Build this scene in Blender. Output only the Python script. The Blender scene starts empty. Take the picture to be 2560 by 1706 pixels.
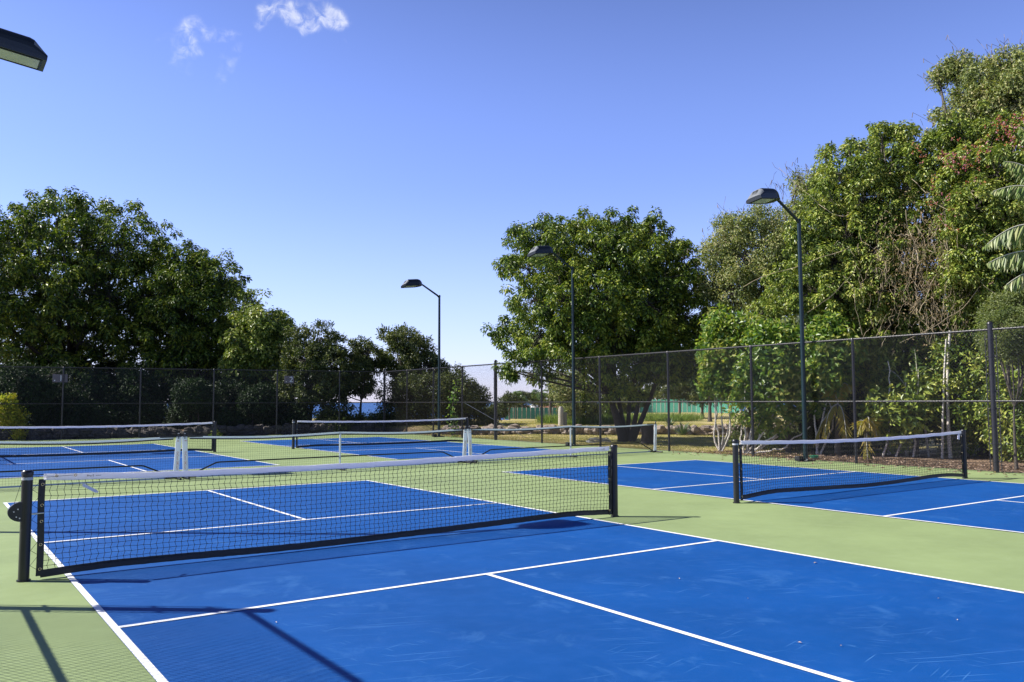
import bpy, math, random
import numpy as np
from mathutils import Vector, Matrix
random.seed(7); RNG=np.random.default_rng(7)
sc=bpy.context.scene; COL=sc.collection
# ---------------------------------------------------------------- camera model (solved from the court lines)
CX,CY,CZ=-4.1798,-8.4590,1.5305; YAW,PIT,ROLL,F=0.61447,0.07174,-0.00357,2101.27
_f=np.array([math.sin(YAW)*math.cos(PIT),math.cos(YAW)*math.cos(PIT),math.sin(PIT)])
_r=np.array([math.cos(YAW),-math.sin(YAW),0.]); _u=np.cross(_r,_f)
_r2=math.cos(ROLL)*_r+math.sin(ROLL)*_u; _u2=-math.sin(ROLL)*_r+math.cos(ROLL)*_u
CAM=np.array([CX,CY,CZ])
def P(x,y,d):
    """point at horizontal distance d in the direction once sighted at (x,y) on the survey photo"""
    px,py=x*1.088,y*1.088
    v=_f+_r2*(px-1280)/F-_u2*(py-853)/F
    return CAM+v/math.hypot(v[0],v[1])*d
def S(r,d): return r*1.088*d/F
# ---------------------------------------------------------------- mesh helper
class MB:
    def __init__(s): s.v=[];s.f={};s.n=0;s.m={}
    def add(s,v,f,mi=0):
        v=np.asarray(v,float).reshape(-1,3); f=np.asarray(f,int)
        s.v.append(v); s.f.setdefault((f.shape[1],mi),[]).append(f+s.n); s.n+=len(v)
    def box(s,c,h,rz=0,mi=0,M=None):
        q=np.array([[x,y,z] for x in(-1,1) for y in(-1,1) for z in(-1,1)],float)*np.array(h)
        if M is not None: q=q@np.array(M).T
        c_,s_=math.cos(rz),math.sin(rz)
        q=np.stack([q[:,0]*c_-q[:,1]*s_,q[:,0]*s_+q[:,1]*c_,q[:,2]],1)+np.array(c)
        s.add(q,[[0,1,3,2],[4,6,7,5],[0,4,5,1],[2,3,7,6],[0,2,6,4],[1,5,7,3]],mi)
    def segs(s,A,B,r,k=4,mi=0,r2=None):
        A=np.asarray(A,float).reshape(-1,3);B=np.asarray(B,float).reshape(-1,3);n=len(A)
        if n==0: return
        d=B-A; L=np.linalg.norm(d,axis=1,keepdims=True)+1e-9; d=d/L
        up=np.where(np.abs(d[:,2:3])<.9,np.array([[0,0,1.]]),np.array([[1.,0,0]]))
        a=np.cross(d,up);a/=np.linalg.norm(a,axis=1,keepdims=True);b=np.cross(d,a)
        r=np.broadcast_to(np.asarray(r,float),(n,))[:,None]; r2=r if r2 is None else np.broadcast_to(np.asarray(r2,float),(n,))[:,None]
        V=np.empty((n,2*k,3))
        for i in range(k):
            t=2*math.pi*(i+.5)/k; o=a*math.cos(t)+b*math.sin(t)
            V[:,i]=A+o*r; V[:,k+i]=B+o*r2
        q=np.array([[i,(i+1)%k,k+(i+1)%k,k+i] for i in range(k)])
        s.add(V.reshape(-1,3),(q[None]+(np.arange(n)*2*k)[:,None,None]).reshape(-1,4),mi)
    def tube(s,pts,r,k=10,cap=True,mi=0):
        pts=np.asarray(pts,float);n=len(pts);r=np.broadcast_to(np.asarray(r,float),(n,))
        t=np.gradient(pts,axis=0);t/=np.linalg.norm(t,axis=1,keepdims=True)+1e-9
        up=np.array([0,0,1.]) if abs(t[0][2])<.9 else np.array([1.,0,0])
        a=np.cross(t[0],up);a/=np.linalg.norm(a);V=[]
        for i in range(n):
            a=a-t[i]*(a@t[i]);a/=np.linalg.norm(a)+1e-9;b=np.cross(t[i],a)
            for j in range(k):
                w=2*math.pi*j/k;V.append(pts[i]+(a*math.cos(w)+b*math.sin(w))*r[i])
        F_=[[i*k+j,i*k+(j+1)%k,(i+1)*k+(j+1)%k,(i+1)*k+j] for i in range(n-1) for j in range(k)]
        s.add(V,F_,mi)
        if cap:
            s.add([V[j] for j in range(k)],[list(range(k))[::-1]],mi); s.add([V[(n-1)*k+j] for j in range(k)],[list(range(k))],mi)
    def cyl(s,a,b,r,k=16,mi=0,r2=None): s.tube([a,b],[r,r if r2 is None else r2],k,True,mi)
    def strip(s,P0,P1,mi=0):
        P0=np.asarray(P0);P1=np.asarray(P1);n=len(P0)
        s.add(np.concatenate([P0,P1]),[[i,i+1,n+i+1,n+i] for i in range(n-1)],mi)
    def build(s,name,mats,parent=None,smooth=False,loc=None,bevel=0):
        me=bpy.data.meshes.new(name)
        V=np.concatenate(s.v);me.vertices.add(len(V));me.vertices.foreach_set('co',V.ravel())
        li=[];ls=[];lt=[];mi=[];o=0
        for (k,m),L in s.f.items():
            a=np.concatenate(L);li.append(a.ravel());ls.append(o+np.arange(len(a))*k);lt.append(np.full(len(a),k));mi.append(np.full(len(a),m));o+=a.size
        li=np.concatenate(li);ls=np.concatenate(ls);lt=np.concatenate(lt);mi=np.concatenate(mi)
        me.loops.add(len(li));me.loops.foreach_set('vertex_index',li)
        me.polygons.add(len(ls));me.polygons.foreach_set('loop_start',ls);me.polygons.foreach_set('loop_total',lt)
        me.polygons.foreach_set('material_index',mi);me.polygons.foreach_set('use_smooth',np.full(len(ls),bool(smooth)))
        me.update(calc_edges=True);me.validate()
        for m in (mats if isinstance(mats,(list,tuple)) else [mats]): me.materials.append(m)
        ob=bpy.data.objects.new(name,me);COL.objects.link(ob)
        if parent: ob.parent=parent
        if loc is not None: ob.location=loc
        if bevel:
            b=ob.modifiers.new('bevel','BEVEL');b.width=bevel;b.segments=2;b.limit_method='ANGLE'
        return ob
def empty(name,loc=(0,0,0),rz=0):
    o=bpy.data.objects.new(name,None);COL.objects.link(o);o.location=loc;o.rotation_euler=(0,0,rz);o.empty_display_size=.2;return o
def tag(o,label=None,cat=None,group=None,kind=None):
    for k,v in (('label',label),('category',cat),('group',group),('kind',kind)):
        if v: o[k]=v
    return o
def copy_tree(o,parent=None):
    c=o.copy();COL.objects.link(c);c.parent=parent
    for ch in list(o.children): copy_tree(ch,c)
    return c
# ---------------------------------------------------------------- materials
def mat(name,col,rough=.6,metal=0,spec=.5,noise=0,nscale=20,bump=0,bscale=200,coat=0):
    m=bpy.data.materials.new(name);m.use_nodes=True;nt=m.node_tree;b=nt.nodes['Principled BSDF']
    b.inputs['Base Color'].default_value=(*col,1);b.inputs['Roughness'].default_value=rough;b.inputs['Metallic'].default_value=metal
    b.inputs['Specular IOR Level'].default_value=spec;b.inputs['Coat Weight'].default_value=coat
    if noise:
        tc=nt.nodes.new('ShaderNodeTexCoord');n=nt.nodes.new('ShaderNodeTexNoise');n.inputs['Scale'].default_value=nscale;n.inputs['Detail'].default_value=6
        r=nt.nodes.new('ShaderNodeMix');r.data_type='RGBA'
        r.inputs[6].default_value=(*[c*(1-noise) for c in col],1);r.inputs[7].default_value=(*[min(1,c*(1+noise)) for c in col],1)
        nt.links.new(tc.outputs['Object'],n.inputs['Vector']);nt.links.new(n.outputs['Fac'],r.inputs[0]);nt.links.new(r.outputs[2],b.inputs['Base Color'])
    if bump:
        tc=nt.nodes.new('ShaderNodeTexCoord');n=nt.nodes.new('ShaderNodeTexNoise');n.inputs['Scale'].default_value=bscale;n.inputs['Detail'].default_value=3
        bp=nt.nodes.new('ShaderNodeBump');bp.inputs['Strength'].default_value=bump;bp.inputs['Distance'].default_value=.01
        nt.links.new(tc.outputs['Object'],n.inputs['Vector']);nt.links.new(n.outputs['Fac'],bp.inputs['Height']);nt.links.new(bp.outputs['Normal'],b.inputs['Normal'])
    return m
def leaf_mat(name,cols,tr=.35,rough=.45,spec=.4):
    m=bpy.data.materials.new(name);m.use_nodes=True;nt=m.node_tree;N=nt.nodes;L=nt.links
    b=N['Principled BSDF'];out=N['Material Output'];b.inputs['Roughness'].default_value=rough;b.inputs['Specular IOR Level'].default_value=spec
    g=N.new('ShaderNodeNewGeometry');cr=N.new('ShaderNodeValToRGB');e=cr.color_ramp.elements
    n=len(cols);e[0].position=0;e[0].color=(*cols[0],1);e[1].position=1;e[1].color=(*cols[-1],1)
    for i in range(1,n-1):
        x=e.new(i/(n-1));x.color=(*cols[i],1)
    no=N.new('ShaderNodeTexNoise');no.inputs['Scale'].default_value=.9;no.inputs['Detail'].default_value=2
    L.new(g.outputs['Position'],no.inputs['Vector'])
    a=N.new('ShaderNodeMath');a.operation='MULTIPLY_ADD';a.inputs[1].default_value=1.5;a.inputs[2].default_value=-.75
    L.new(no.outputs['Fac'],a.inputs[0])
    c=N.new('ShaderNodeMath');c.operation='ADD';c.use_clamp=True;L.new(a.outputs[0],c.inputs[0]);L.new(g.outputs['Random Per Island'],c.inputs[1])
    L.new(c.outputs[0],cr.inputs['Fac']);L.new(cr.outputs['Color'],b.inputs['Base Color'])
    t=N.new('ShaderNodeBsdfTranslucent');mx=N.new('ShaderNodeMixShader');mx.inputs[0].default_value=tr
    tm=N.new('ShaderNodeMix');tm.data_type='RGBA';tm.blend_type='MULTIPLY';tm.inputs[0].default_value=1;tm.inputs[7].default_value=(1.3,1.35,.5,1)
    L.new(cr.outputs['Color'],tm.inputs[6]);L.new(tm.outputs[2],t.inputs['Color'])
    L.new(b.outputs[0],mx.inputs[1]);L.new(t.outputs[0],mx.inputs[2]);L.new(mx.outputs[0],out.inputs['Surface'])
    return m
def court_mat(name,col,scuff,rough=.62):
    m=bpy.data.materials.new(name);m.use_nodes=True;nt=m.node_tree;N=nt.nodes;L=nt.links;b=N['Principled BSDF']
    b.inputs['Specular IOR Level'].default_value=.22
    g=N.new('ShaderNodeNewGeometry')
    def noise(scale,det,vec=None,dist=0,ro=.55):
        n=N.new('ShaderNodeTexNoise');n.inputs['Scale'].default_value=scale;n.inputs['Detail'].default_value=det;n.inputs['Distortion'].default_value=dist;n.inputs['Roughness'].default_value=ro
        L.new(vec or g.outputs['Position'],n.inputs['Vector']);return n.outputs['Fac']
    def ramp(s,a,c,v0=0,v1=1):
        r=N.new('ShaderNodeMapRange');r.inputs[1].default_value=a;r.inputs[2].default_value=c;r.inputs[3].default_value=v0;r.inputs[4].default_value=v1;L.new(s,r.inputs[0]);return r.outputs[0]
    def math_(op,a,c):
        n=N.new('ShaderNodeMath');n.operation=op
        for i,v in enumerate((a,c)):
            if isinstance(v,(int,float)): n.inputs[i].default_value=v
            else: L.new(v,n.inputs[i])
        return n.outputs[0]
    def mix(f,a,c):
        n=N.new('ShaderNodeMix');n.data_type='RGBA'
        for i,v in ((0,f),(6,a),(7,c)):
            if isinstance(v,(int,float)): n.inputs[i].default_value=v
            elif isinstance(v,tuple): n.inputs[i].default_value=(*v,1)
            else: L.new(v,n.inputs[i])
        return n.outputs[2]
    c1=mix(ramp(noise(.6,5),.3,.7),tuple(c*.86 for c in col),tuple(min(1,c*1.13) for c in col))
    c2=mix(ramp(noise(6,6),.45,.75,0,.22),c1,tuple(min(1,c*1.25+.02) for c in col))
    c2=mix(ramp(noise(160,2),.35,.7,0,.25),c2,tuple(c*.7 for c in col))
    # ball and shoe scuffs: fine streaks in several directions
    st=None
    for ang,sx,sy,sd,th,dn in ((12,.8,34,0,.12,.93),(27,.6,34,5,.12,.93),(-14,1.2,40,9,.13,.94),(58,2.2,46,13,.14,.95),(21,.3,26,21,.10,.92),(80,3,44,31,.14,.95)):
        r0=N.new('ShaderNodeVectorRotate');r0.rotation_type='Z_AXIS';r0.inputs['Angle'].default_value=math.radians(ang);L.new(g.outputs['Position'],r0.inputs['Vector'])
        mp=N.new('ShaderNodeMapping');mp.inputs['Scale'].default_value=(sx,sy,0);mp.inputs['Location'].default_value=(sd,sd*1.7,0);L.new(r0.outputs[0],mp.inputs['Vector'])
        vo=N.new('ShaderNodeTexVoronoi');vo.voronoi_dimensions='2D';vo.inputs['Scale'].default_value=1;L.new(mp.outputs[0],vo.inputs['Vector'])
        sc_=N.new('ShaderNodeSeparateColor');L.new(vo.outputs['Color'],sc_.inputs[0])
        s_=math_('MULTIPLY',ramp(vo.outputs['Distance'],th*1.15,th*.5),ramp(sc_.outputs[0],dn-.03,dn+.03))
        st=s_ if st is None else math_('MAXIMUM',st,s_)
    st=math_('MULTIPLY',st,ramp(noise(.7,3),.40,.66,.08,.52));st=math_('MAXIMUM',st,ramp(noise(1.7,8,None,.6,.72),.56,.76,0,.26))
    c3=mix(st,c2,scuff);L.new(c3,b.inputs['Base Color'])
    L.new(ramp(noise(2.5,4),.3,.7,rough-.05,rough+.07),b.inputs['Roughness'])
    bp=N.new('ShaderNodeBump');bp.inputs['Strength'].default_value=.25;bp.inputs['Distance'].default_value=.004;L.new(noise(260,2),bp.inputs['Height']);L.new(bp.outputs[0],b.inputs['Normal'])
    return m
M={}
M['green']=court_mat('court_green_paint',(.222,.286,.124),(.30,.37,.20))
M['blue']=court_mat('court_blue_paint',(.0,.060,.25),(.10,.27,.56),.66)
M['line']=mat('white_line_paint',(.72,.73,.74),.6,noise=.13,nscale=9,bump=.15,bscale=260)
M['black']=mat('black_powder_coat',(.012,.012,.014),.32,spec=.5,noise=.3,nscale=9)
M['fence']=mat('black_vinyl_coating',(.016,.015,.018),.36,spec=.5)
M['wire']=mat('vinyl_coated_wire',(.016,.015,.017),.34,spec=.5)
M['pole']=mat('dark_green_pole_paint',(.004,.017,.019),.33,spec=.45,noise=.2,nscale=6)
M['lamp']=mat('lamp_housing_paint',(.010,.014,.017),.36,spec=.5,noise=.25,nscale=7)
M['lampface']=mat('faded_lamp_front',(.13,.14,.15),.5,noise=.35,nscale=12)
M['glass']=mat('lamp_lens_glass',(.42,.46,.40),.12,spec=.7,noise=.3,nscale=5)
M['tape']=mat('white_net_tape',(.72,.72,.75),.7,noise=.05,nscale=14,bump=.25,bscale=60)
M['cord']=mat('black_net_cord',(.012,.012,.013),.6,spec=.3)
M['blacktape']=mat('black_vinyl_tape',(.012,.012,.013),.5,noise=.4,nscale=16,bump=.3,bscale=40)
M['brass']=mat('brass_grommet',(.75,.58,.33),.25,metal=1)
M['steel']=mat('bare_steel',(.55,.55,.56),.3,metal=1)
M['whitefab']=mat('white_sleeve_fabric',(.58,.62,.65),.75,noise=.05,nscale=8,bump=.3,bscale=30)
def backlit(m,col,f):
    nt=m.node_tree;b=nt.nodes['Principled BSDF'];o=nt.nodes['Material Output'];t=nt.nodes.new('ShaderNodeBsdfTranslucent');t.inputs['Color'].default_value=(*col,1);x=nt.nodes.new('ShaderNodeMixShader');x.inputs[0].default_value=f
    nt.links.new(b.outputs[0],x.inputs[1]);nt.links.new(t.outputs[0],x.inputs[2]);nt.links.new(x.outputs[0],o.inputs['Surface'])
backlit(M['tape'],(.8,.8,.86),.38);backlit(M['whitefab'],(.8,.86,.92),.35)
M['orange']=mat('orange_print',(.50,.11,.04),.6);M['ink']=mat('black_print',(.03,.03,.03),.6)
M['signgrey']=mat('grey_sign_plate',(.16,.13,.15),.5,noise=.1,nscale=10);M['signwhite']=mat('white_sign_print',(.85,.85,.86),.5)
M['tag']=mat('clear_plastic_tag',(.62,.62,.72),.25,spec=.6)
M['bark']=mat('grey_brown_bark',(.09,.075,.06),.9,noise=.5,nscale=9,bump=.8,bscale=22)
M['darkbark']=mat('dark_bark',(.05,.042,.036),.9,noise=.5,nscale=9,bump=.8,bscale=22)
M['palebark']=mat('pale_smooth_bark',(.58,.53,.46),.8,noise=.35,nscale=8,bump=.4,bscale=25)
M['dryvine']=mat('dry_tan_vine',(.34,.27,.17),.85,noise=.45,nscale=4)
M['twig']=mat('bare_grey_twig',(.16,.13,.12),.85)
M['stone']=mat('rough_coral_stone',(.27,.22,.18),.9,noise=.45,nscale=3,bump=.9,bscale=12)
M['darkstone']=mat('weathered_dark_stone',(.075,.065,.06),.9,noise=.5,nscale=4,bump=.9,bscale=12)
M['concrete']=mat('cast_concrete',(.42,.38,.32),.85,noise=.25,nscale=6,bump=.5,bscale=40)
M['concreteg']=mat('grey_concrete',(.17,.17,.16),.85,noise=.25,nscale=6)
M['greenwall']=mat('green_fence_sheet',(.035,.21,.135),.6,noise=.15,nscale=2)
M['post']=mat('bleached_wood_post',(.45,.38,.32),.85,noise=.3,nscale=4)
M['dome']=mat('white_canvas_dome',(.75,.76,.78),.6);M['rooftile']=mat('terracotta_roof',(.36,.16,.10),.8,noise=.2,nscale=1)
M['hose']=mat('grey_hose',(.28,.28,.27),.5);M['greenplastic']=mat('green_plastic',(.02,.30,.16),.4)
M['dryleaf']=mat('dry_leaf_scrap',(.60,.42,.26),.7)
M['neem']=leaf_mat('glossy_deep_green_leaves',[(.016,.038,.006),(.045,.088,.011),(.11,.175,.02),(.21,.28,.032),(.32,.34,.05)],.20,.42,.4)
M['backlit']=leaf_mat('backlit_dark_green_leaves',[(.010,.026,.004),(.028,.06,.008),(.07,.125,.014),(.16,.225,.026),(.28,.31,.04)],.24,.42,.35)
M['neem2']=leaf_mat('fresh_green_leaves',[(.025,.048,.009),(.085,.14,.021),(.19,.26,.04),(.31,.37,.065),(.40,.40,.10)],.22,.42,.4)
M['olive']=leaf_mat('olive_green_leaves',[(.05,.075,.022),(.12,.16,.045),(.22,.265,.075),(.33,.36,.13),(.40,.36,.17)],.24,.5,.35)
M['dull']=leaf_mat('dull_green_small_leaves',[(.024,.040,.011),(.05,.075,.018),(.09,.115,.028),(.17,.18,.05)],.24,.5,.35)
M['broad']=leaf_mat('bright_broad_leaves',[(.045,.10,.02),(.09,.175,.03),(.16,.26,.04),(.27,.34,.06),(.36,.36,.10)],.38,.40,.45)
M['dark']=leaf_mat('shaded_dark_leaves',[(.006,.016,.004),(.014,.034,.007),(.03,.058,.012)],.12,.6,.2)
M['yellow']=leaf_mat('yellow_green_leaves',[(.14,.21,.02),(.26,.31,.03),(.42,.40,.04),(.52,.42,.06)],.45)
M['feather']=leaf_mat('feathery_light_leaves',[(.10,.14,.04),(.17,.21,.07),(.24,.26,.10)],.35)
M['flower']=leaf_mat('pink_orange_blossom',[(.34,.08,.14),(.46,.22,.28),(.38,.09,.05),(.42,.17,.06)],.4)
M['palm']=leaf_mat('palm_green_leaflets',[(.05,.11,.03),(.09,.16,.045),(.16,.22,.07)],.35,.35,.5)
M['palmpale']=leaf_mat('pale_silvery_fronds',[(.30,.34,.24),(.42,.46,.36),(.5,.5,.4)],.4,.4)
M['palmyel']=leaf_mat('yellowing_palm_leaflets',[(.22,.22,.04),(.36,.32,.06),(.42,.30,.07)],.4)
M['agave']=leaf_mat('agave_blades',[(.07,.12,.06),(.12,.18,.09)],.15)
M['banana']=leaf_mat('split_banana_leaf',[(.12,.19,.05),(.20,.27,.08),(.31,.35,.13),(.40,.38,.16)],.35,.4)
M['bract']=mat('dry_frond_midrib',(.46,.44,.34),.7)
M['grassblade']=leaf_mat('straw_green_grass_blades',[(.22,.26,.07),(.38,.36,.12),(.52,.44,.19),(.30,.32,.08)],.3,.7,.2)
M['weed']=leaf_mat('tall_green_grass',[(.09,.16,.03),(.16,.24,.05),(.24,.30,.08)],.4,.6,.3)
M['brown']=leaf_mat('dry_tan_vine_leaves',[(.12,.09,.04),(.22,.16,.08),(.34,.24,.14),(.20,.20,.08)],.25,.7,.2)
# ground
def ground_mat():
    m=bpy.data.materials.new('dry_lawn_and_soil');m.use_nodes=True;nt=m.node_tree;N=nt.nodes;L=nt.links;b=N['Principled BSDF'];b.inputs['Roughness'].default_value=.95;b.inputs['Specular IOR Level'].default_value=.1
    g=N.new('ShaderNodeNewGeometry');at=N.new('ShaderNodeAttribute');at.attribute_name='soil'
    def nz(s,d):
        n=N.new('ShaderNodeTexNoise');n.inputs['Scale'].default_value=s;n.inputs['Detail'].default_value=d;L.new(g.outputs['Position'],n.inputs['Vector']);return n.outputs['Fac']
    r1=N.new('ShaderNodeValToRGB');e=r1.color_ramp.elements;e[0].position=.32;e[0].color=(.22,.22,.07,1);e[1].position=.68;e[1].color=(.60,.47,.23,1);x=e.new(.5);x.color=(.44,.38,.15,1)
    L.new(nz(.55,8),r1.inputs[0])
    r2=N.new('ShaderNodeValToRGB');e=r2.color_ramp.elements;e[0].position=.35;e[0].color=(.07,.05,.035,1);e[1].position=.66;e[1].color=(.38,.26,.18,1)
    L.new(nz(14,6),r2.inputs[0])
    mx=N.new('ShaderNodeMix');mx.data_type='RGBA';L.new(at.outputs['Fac'],mx.inputs[0]);L.new(r1.outputs[0],mx.inputs[6]);L.new(r2.outputs[0],mx.inputs[7])
    m2=N.new('ShaderNodeMix');m2.data_type='RGBA';m2.blend_type='MULTIPLY';m2.inputs[0].default_value=.6;L.new(mx.outputs[2],m2.inputs[6])
    r3=N.new('ShaderNodeValToRGB');r3.color_ramp.elements[0].position=.3;r3.color_ramp.elements[0].color=(.45,.45,.45,1);r3.color_ramp.elements[1].position=.65;L.new(nz(22,4),r3.inputs[0]);L.new(r3.outputs[0],m2.inputs[7])
    L.new(m2.outputs[2],b.inputs['Base Color'])
    bp=N.new('ShaderNodeBump');bp.inputs['Distance'].default_value=.06;bp.inputs['Strength'].default_value=.8;L.new(nz(18,5),bp.inputs['Height']);L.new(bp.outputs[0],b.inputs['Normal'])
    return m
# ---------------------------------------------------------------- world, sun, camera
SUN_EL=40.8; SD=-38.8   # elevation; ground heading of the shadows
w=bpy.data.worlds.new('World');sc.world=w;w.use_nodes=True;nt=w.node_tree;N=nt.nodes;L=nt.links;bg=N['Background']
sky=N.new('ShaderNodeTexSky');sky.sky_type='NISHITA';sky.sun_disc=False;sky.sun_elevation=math.radians(SUN_EL)
sdx,sdy=-math.cos(math.radians(SD)),-math.sin(math.radians(SD));sky.sun_rotation=math.atan2(sdx,sdy);sky.altitude=20;sky.air_density=1.0;sky.dust_density=.25;sky.ozone_density=3.5
def wv(op,*a):
    n=N.new('ShaderNodeVectorMath');n.operation=op
    for i,v in enumerate(a):
        if isinstance(v,(tuple,list,np.ndarray)): n.inputs[i].default_value=tuple(float(q) for q in v)
        else: L.new(v,n.inputs[i])
    return n
def wm(op,*a):
    n=N.new('ShaderNodeMath');n.operation=op
    for i,v in enumerate(a):
        if isinstance(v,(int,float)): n.inputs[i].default_value=float(v)
        else: L.new(v,n.inputs[i])
    return n.outputs[0]
tc=N.new('ShaderNodeTexCoord');dirn=tc.outputs['Generated']
gr=N.new('ShaderNodeMix');gr.data_type='RGBA';gr.blend_type='MULTIPLY';gr.inputs[0].default_value=1;gr.inputs[7].default_value=(1.05,.975,1.37,1)
L.new(sky.outputs[0],gr.inputs[6])
# two small ragged clouds, each a sum of soft lobes eaten into by noise (all in sky direction space)
wn=N.new('ShaderNodeTexNoise');wn.inputs['Scale'].default_value=26;wn.inputs['Detail'].default_value=3;L.new(dirn,wn.inputs['Vector'])
wd=wv('MULTIPLY',wv('SUBTRACT',wn.outputs['Color'],(.5,.5,.5)).outputs[0],(.045,.045,.045)).outputs[0]
dv=wv('ADD',dirn,wd).outputs[0]
def zc(x,y): return (380+x*520/2353,y*520/2353)
lob=[(1250,190,70,90,1),(1300,110,90,60,.95),(1480,70,150,55,1),(1640,130,90,100,.9),(1660,260,70,60,.8),(1800,250,120,60,.75),(1990,170,110,110,1),(2110,200,90,80,.9),(1990,260,150,60,.9),(1840,360,60,60,.55),(1210,300,50,60,.5),(1880,30,60,60,.7),(2185,520,35,50,.5),
     (290,600,65,85,.8),(350,460,70,90,.7),(400,380,80,60,.65),(520,290,120,45,.6),(630,340,60,70,.5),(790,400,110,55,.68),(430,500,50,60,.5),(860,410,80,60,.4),(110,520,35,60,.32),(220,430,60,50,.3),(860,720,60,110,.36),(730,720,60,90,.33),(960,660,60,70,.33),(330,800,90,80,.33),(870,830,60,50,.33),(1000,610,50,50,.36),(740,900,60,50,.3)]
tot=None
for (x,y,rx,ry,a) in lob:
    X,Y=zc(x,y);d=_f+_r2*(X-1280)/F-_u2*(Y-853)/F;d/=np.linalg.norm(d)
    right=np.cross(d,[0,0,1]);right/=np.linalg.norm(right);up=np.cross(right,d)
    sx=rx*520/2353/F*1.25;sy=ry*520/2353/F*1.25
    df=wv('SUBTRACT',dv,d).outputs[0]
    u=wm('MULTIPLY',wv('DOT_PRODUCT',df,right).outputs['Value'],1/sx);v=wm('MULTIPLY',wv('DOT_PRODUCT',df,up).outputs['Value'],1/sy)
    q=wm('ADD',wm('MULTIPLY',u,u),wm('MULTIPLY',v,v))
    e=wm('MULTIPLY',wm('EXPONENT',wm('MULTIPLY',q,-1.1)),a)
    tot=e if tot is None else wm('ADD',tot,e)
cn=N.new('ShaderNodeTexNoise');cn.inputs['Scale'].default_value=75;cn.inputs['Detail'].default_value=9;cn.inputs['Roughness'].default_value=.62;cn.inputs['Distortion'].default_value=.6;L.new(dirn,cn.inputs['Vector'])
dens=wm('MULTIPLY',wm('MINIMUM',tot,1.25),wm('MULTIPLY_ADD',cn.outputs['Fac'],2.6,-.75))
mr=N.new('ShaderNodeMapRange');mr.interpolation_type='SMOOTHSTEP';mr.inputs[1].default_value=.08;mr.inputs[2].default_value=1.35;mr.inputs[3].default_value=0;mr.inputs[4].default_value=.68;L.new(dens,mr.inputs[0])
# pale bank of thin cloud low over the sea
sp=N.new('ShaderNodeSeparateXYZ');L.new(dirn,sp.inputs[0])
el=N.new('ShaderNodeMapRange');el.interpolation_type='SMOOTHSTEP';el.inputs[1].default_value=.30;el.inputs[2].default_value=.75;el.inputs[3].default_value=1.22;el.inputs[4].default_value=.38;L.new(sp.outputs['Z'],el.inputs[0])  # sky dimmed overhead to weaken its fill light, lifted slightly low down
hz=N.new('ShaderNodeMapRange');hz.interpolation_type='SMOOTHSTEP';hz.inputs[1].default_value=.26;hz.inputs[2].default_value=-.005;hz.inputs[3].default_value=0;hz.inputs[4].default_value=.36;L.new(sp.outputs['Z'],hz.inputs[0])
cs=N.new('ShaderNodeMix');cs.data_type='RGBA';cs.inputs[7].default_value=(4.5,5.25,7.8,1);L.new(hz.outputs[0],cs.inputs[0]);L.new(gr.outputs[2],cs.inputs[6])
cm=N.new('ShaderNodeMix');cm.data_type='RGBA';cm.inputs[7].default_value=(6.6,6.8,7.6,1);L.new(mr.outputs[0],cm.inputs[0]);L.new(cs.outputs[2],cm.inputs[6])
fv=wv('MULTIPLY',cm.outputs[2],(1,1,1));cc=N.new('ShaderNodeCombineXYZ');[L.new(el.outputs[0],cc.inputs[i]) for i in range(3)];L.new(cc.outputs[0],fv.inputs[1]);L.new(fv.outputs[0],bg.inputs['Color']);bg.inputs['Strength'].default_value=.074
sun=bpy.data.lights.new('sun','SUN');sun.energy=5.0;sun.angle=math.radians(.42);sun.color=(1,.955,.88)
so=bpy.data.objects.new('sun',sun);COL.objects.link(so)
sv=Vector((sdx*math.cos(math.radians(SUN_EL)),sdy*math.cos(math.radians(SUN_EL)),math.sin(math.radians(SUN_EL))));so.rotation_euler=sv.to_track_quat('Z','Y').to_euler()
cd=bpy.data.cameras.new('camera');cd.sensor_width=36;cd.lens=F/2560*36;cd.clip_end=60000;cd.clip_start=.05
co=bpy.data.objects.new('camera',cd);COL.objects.link(co)
mw=Matrix(((_r2[0],_u2[0],-_f[0],CX),(_r2[1],_u2[1],-_f[1],CY),(_r2[2],_u2[2],-_f[2],CZ),(0,0,0,1)));co.matrix_world=mw
sc.camera=co;sc.view_settings.view_transform='Standard';sc.view_settings.look='None';sc.view_settings.exposure=.9
sc.render.resolution_x=1024;sc.render.resolution_y=682
# ---------------------------------------------------------------- terrain, sea
BF0=np.array([14.77,29.45]);BF1=np.array([0,31.5])
def sstep(x,a,b):
    t=np.clip((x-a)/(b-a),0,1);return t*t*(3-2*t)
def height(x,y):
    x=np.asarray(x,float);y=np.asarray(y,float)
    s=(x-19.03)*.65+(y-23.5)*.76
    ter=sstep(s,.05,.45)*.36
    d=np.hypot(x-CX,y-CY);az=np.degrees(np.arctan2(x-CX,y-CY))
    back=y-(31.5-.139*x)
    inside=(x>-9)&(x<14.95)&(back<.35)
    bh=sstep(back,.45,.8)*.28
    h=np.maximum(ter*sstep(x,13,16),bh*(1-sstep(x,13,16)))
    wr=sstep(az,30,35)*(1-sstep(az,110,140))
    h=h-wr*sstep(d,44,122)*(1.36-1.0*sstep(az,39,45))-wr*sstep(d,135,330)*40
    h=h-(1-wr)*sstep(d,62,300)*42
    h=h+.04*np.sin(x*.9)*np.cos(y*.7)*sstep(d,26,40)
    return np.where(inside,-.05,h-.03)
gx=np.unique(np.concatenate([-np.geomspace(12,30000,22),np.arange(-12,14,2.),np.arange(14,34,.3),np.geomspace(34,30000,60)]))
gy=np.unique(np.concatenate([-np.geomspace(14,30000,18),np.arange(-14,14,1.5),np.arange(14,38,.3),np.geomspace(38,30000,60)]))
X,Y=np.meshgrid(gx,gy,indexing='ij');Z=height(X,Y);nx,ny=X.shape
g=MB();idx=np.arange(nx*ny).reshape(nx,ny)
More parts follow.
